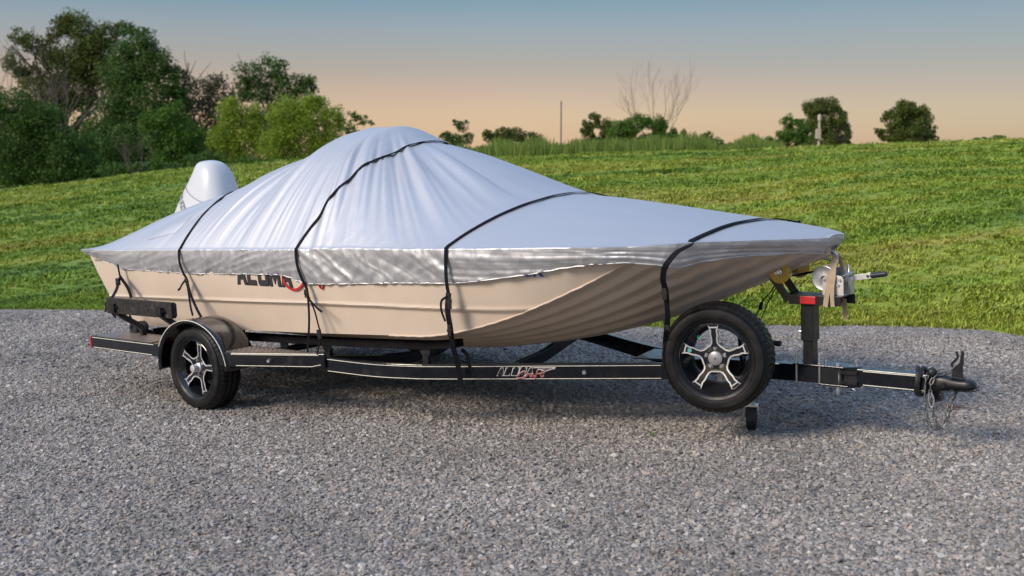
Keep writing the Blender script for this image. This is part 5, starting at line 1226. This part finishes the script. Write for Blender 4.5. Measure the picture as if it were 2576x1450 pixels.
# coupler
def coupler():
    mb = MB(); secs = [(5.015,.046,.396,.496),(5.10,.046,.400,.494),(5.16,.045,.415,.492),(5.21,.043,.425,.480),(5.26,.044,.425,.478),(5.30,.047,.425,.480),(5.335,.046,.425,.480),(5.36,.038,.427,.474),(5.378,.026,.430,.462),(5.384,.010,.434,.450)]
    vs_ = []; n = 14
    for s_, w_, z0, z1 in secs:
        for i in range(n):
            a = math.pi*i/(n-1); ct = math.cos(a); st_ = math.sin(a)
            vs_.append((s_, w_*math.copysign(abs(ct)**.45, ct), z0+(z1-z0)*abs(st_)**.5))
    fs = [(i*n+j, i*n+j+1, (i+1)*n+j+1, (i+1)*n+j) for i in range(len(secs)-1) for j in range(n-1)]
    mb.add(vs_, fs, True); fs2 = tuple(range((len(secs)-1)*n, len(secs)*n)); mb.f.append(fs2); mb.sm.append(False)
    c_ = mb.squash().build('coupler', M['frame_matte'], tr, angle=50)
    so_ = c_.modifiers.new('thick', 'SOLIDIFY'); so_.thickness = .004
    mb = MB(); pts = [(5.14,.050,.418),(5.24,.050,.422),(5.33,.052,.422),(5.37,.042,.424),(5.402,.022,.430),(5.405,0,.432),(5.402,-.022,.430),(5.37,-.042,.424),(5.33,-.052,.422),(5.14,-.050,.418)]
    mb.sweep(cr(pts,4), [(-.006,-.002),(.006,-.002),(.006,.002),(-.006,.002)], (0,0,1)); mb.squash().build('coupler_flange', M['frame'], c_)
    mb = MB(); mb.cyl((5.155,.040,.448),(5.155,.054,.448),.015,12); mb.cyl((5.155,.054,.448),(5.155,.058,.448),.008,12); mb.squash().build('coupler_bolt', M['frame_matte'], c_)
    mb = MB(); mb.box((5.20,-.02,.486),(5.30,.026,.491)); mb.prism([(5.205,.012,.490),(5.275,.012,.490),(5.296,.012,.64),(5.276,.012,.645),(5.262,.012,.575),(5.205,.012,.535)],(0,.004,0)); mb.prism([(5.262,.012,.575),(5.276,.012,.645),(5.296,.012,.64),(5.283,-.012,.56)],(0,.002,0)); mb.box((5.274,-.014,.491),(5.279,.016,.57))
    mb.squash().build('latch_lever', M['frame_matte'], c_, bevel=.001)
    mb = MB(); mb.sweep(cr([(5.205,-.006,.545),(5.195,-.006,.560),(5.225,-.006,.585),(5.240,-.006,.605),(5.228,-.006,.632)],5), [(-.003,-.008),(.003,-.008),(.003,.008),(-.003,.008)], (1,0,0)); mb.squash().build('latch_trigger', M['frame_matte'], c_)
    mb = MB(); mb.cyl((5.235,.011,.515),(5.235,.018,.515),.008,10); mb.cyl((5.258,.011,.548),(5.258,.018,.548),.006,10); mb.squash().build('latch_rivet', M['rubber'], c_)
    mb = MB(); mb.prism([(5.21,.02,.424),(5.27,.02,.424),(5.25,.02,.405),(5.235,.02,.402),(5.22,.02,.410)],(0,-.03,0)); mb.squash().build('ball_clamp', M['frame_matte'], c_)
    mb = MB(); mb.box((5.03,-.03,.340),(5.095,.036,.396)); mb.box((5.10,-.03,.35),(5.13,.03,.392)); mb.squash().build('chain_bracket', M['frame_matte'], c_, bevel=.002)
    return c_
cp = coupler()
mb = MB()
def coil(s_, tilt):
    pts = []
    for i in range(64):
        a = 2*math.pi*i/64; pts.append((s_+tilt*math.cos(a)*.02+.004*math.sin(2*a), .066*math.cos(a), .447+.077*math.sin(a)+.0))
    return pts
for s_, tl in ((4.955,.6),(4.983,-.4)):
    P = coil(s_, tl); mb.tube(P, .011, 8, closed=True, scale=[1 if i % 2 else 1.14 for i in range(64)])
mb.build('wiring_conduit', M['rubber'], tr, label='black corrugated conduit coiled round the tongue')
mb = MB(); mb.sphere((5.045,.045,.515), .026, 12); mb.build('rubber_ball', M['rubber'], tr)
# chains
def link_mesh():
    pts = []; 
    for i in range(20):
        a = 2*math.pi*i/20; x = .0085*math.cos(a); z = .0085*math.sin(a)+(.012 if math.sin(a) > 0 else -.012); pts.append((x, 0, z))
    mb = MB(); mb.tube(pts, .0034, 6, closed=True); me = bpy.data.meshes.new('link'); me.from_pydata([(v[0], -v[1], v[2]) for v in mb.v], [], mb.f); me.polygons.foreach_set('use_smooth', [True]*len(me.polygons)); me.materials.append(M['chain']); return me
LME = link_mesh()
def chain(pts, label=None):
    P = cr(pts, 24); L = [0]
    for a, b_ in zip(P, P[1:]): L.append(L[-1]+(b_-a).length)
    step = .0345; k = int(L[-1]/step); first = None; i = 0
    for j in range(k+1):
        d = j*step
        while i < len(L)-2 and L[i+1] < d: i += 1
        t = (d-L[i])/max(1e-6, L[i+1]-L[i]); p = P[i].lerp(P[i+1], min(1, t)); tg_ = (P[min(i+2, len(P)-1)]-P[max(0, i-1)]).normalized()
        tl = Vector((tg_.x, -tg_.y, tg_.z)); q = tl.to_track_quat('Z', 'Y').to_matrix().to_4x4(); m4 = Matrix.Translation((p.x, -p.y, p.z)) @ q @ Matrix.Rotation(math.pi/2*(j % 2)+.5, 4, 'Z')
        if first is None:
            o = bpy.data.objects.new('safety_chain', LME); COL.objects.link(o); o.parent = tr; o.matrix_local = m4; first = (o, m4.inverted()); 
            if label: o['label'] = label
        else:
            o = bpy.data.objects.new('link', LME); COL.objects.link(o); o.parent = first[0]; o.matrix_local = first[1] @ m4
chain([(5.085,-.02,.505),(5.03,.03,.505),(5.018,.065,.47),(5.012,.068,.40),(5.015,.066,.34),(5.02,.064,.28),(5.035,.06,.22),(5.055,.055,.195),(5.09,.03,.205),(5.125,.0,.26),(5.14,-.02,.32),(5.15,-.03,.38)])
chain([(5.11,.0,.502),(5.07,.04,.500),(5.048,.068,.46),(5.045,.072,.41),(5.052,.070,.36),(5.058,.068,.30),(5.07,.06,.24),(5.09,.05,.20),(5.105,.03,.215),(5.115,.02,.27),(5.12,.0,.34),(5.15,-.01,.39)])
mb = MB(); mb.tube(cr([(5.040,.078,.405),(5.038,.078,.36),(5.048,.078,.325),(5.062,.078,.33),(5.064,.078,.37),(5.050,.078,.405)],5), .0052, 8); mb.build('chain_hook', M['steel'], tr, label='steel hook hanging on the chain')

# ------------------------------------------------------------------ small things on the ground
def on_ground(px, py): return px_ground(px, py)
p = on_ground(1640, 1100); root = bpy.data.objects.new('small_weed', None); COL.objects.link(root); root.location = p; tag(root, 'tiny green weed sprouting from the gravel before the spare wheel', 'weed')
mb = MB(); rnd = random.Random(3)
for i in range(9):
    a = rnd.uniform(0, 6.28); L = rnd.uniform(.02, .045); d = Vector((math.cos(a), math.sin(a), 0)); q = Vector((-d.y, d.x, 0))*.005
    mb.add([p, p+d*L*.4+q+Vector((0,0,L*.7)), p+d*L*.8+Vector((0,0,L*1.1)), p+d*L*.4-q+Vector((0,0,L*.7))], [(0,1,2,3)])
wobj('leaf', mb, M['weed'], root)
def dead(px, py, label, n, sz, seed):
    p = on_ground(px, py); root = bpy.data.objects.new('dry_grass_tuft', None); COL.objects.link(root); root.location = p; tag(root, label, 'grass tuft')
    mb = MB(); rnd = random.Random(seed)
    for i in range(n):
        a = rnd.uniform(0, 6.28); L = rnd.uniform(.4, 1)*sz; c = p+Vector((rnd.gauss(0,sz*.5), rnd.gauss(0,sz*.35), 0)); d = Vector((math.cos(a), math.sin(a)*.6, .25+rnd.random()*.5))*L
        mb.tube([c, c+d*.6+Vector((0,0,.01)), c+d], .0012, 3)
    wobj('dry_blades', mb, M['deadgrass'], root)
dead(2395, 1030, 'reddish dry grass tuft on the gravel behind the hanging chains', 60, .06, 4)
dead(1705, 1396, 'small dry grass tuft lying on the gravel near the bottom', 26, .03, 5)
dead(950, 995, 'reddish debris on the gravel below the middle of the rail', 50, .05, 6)
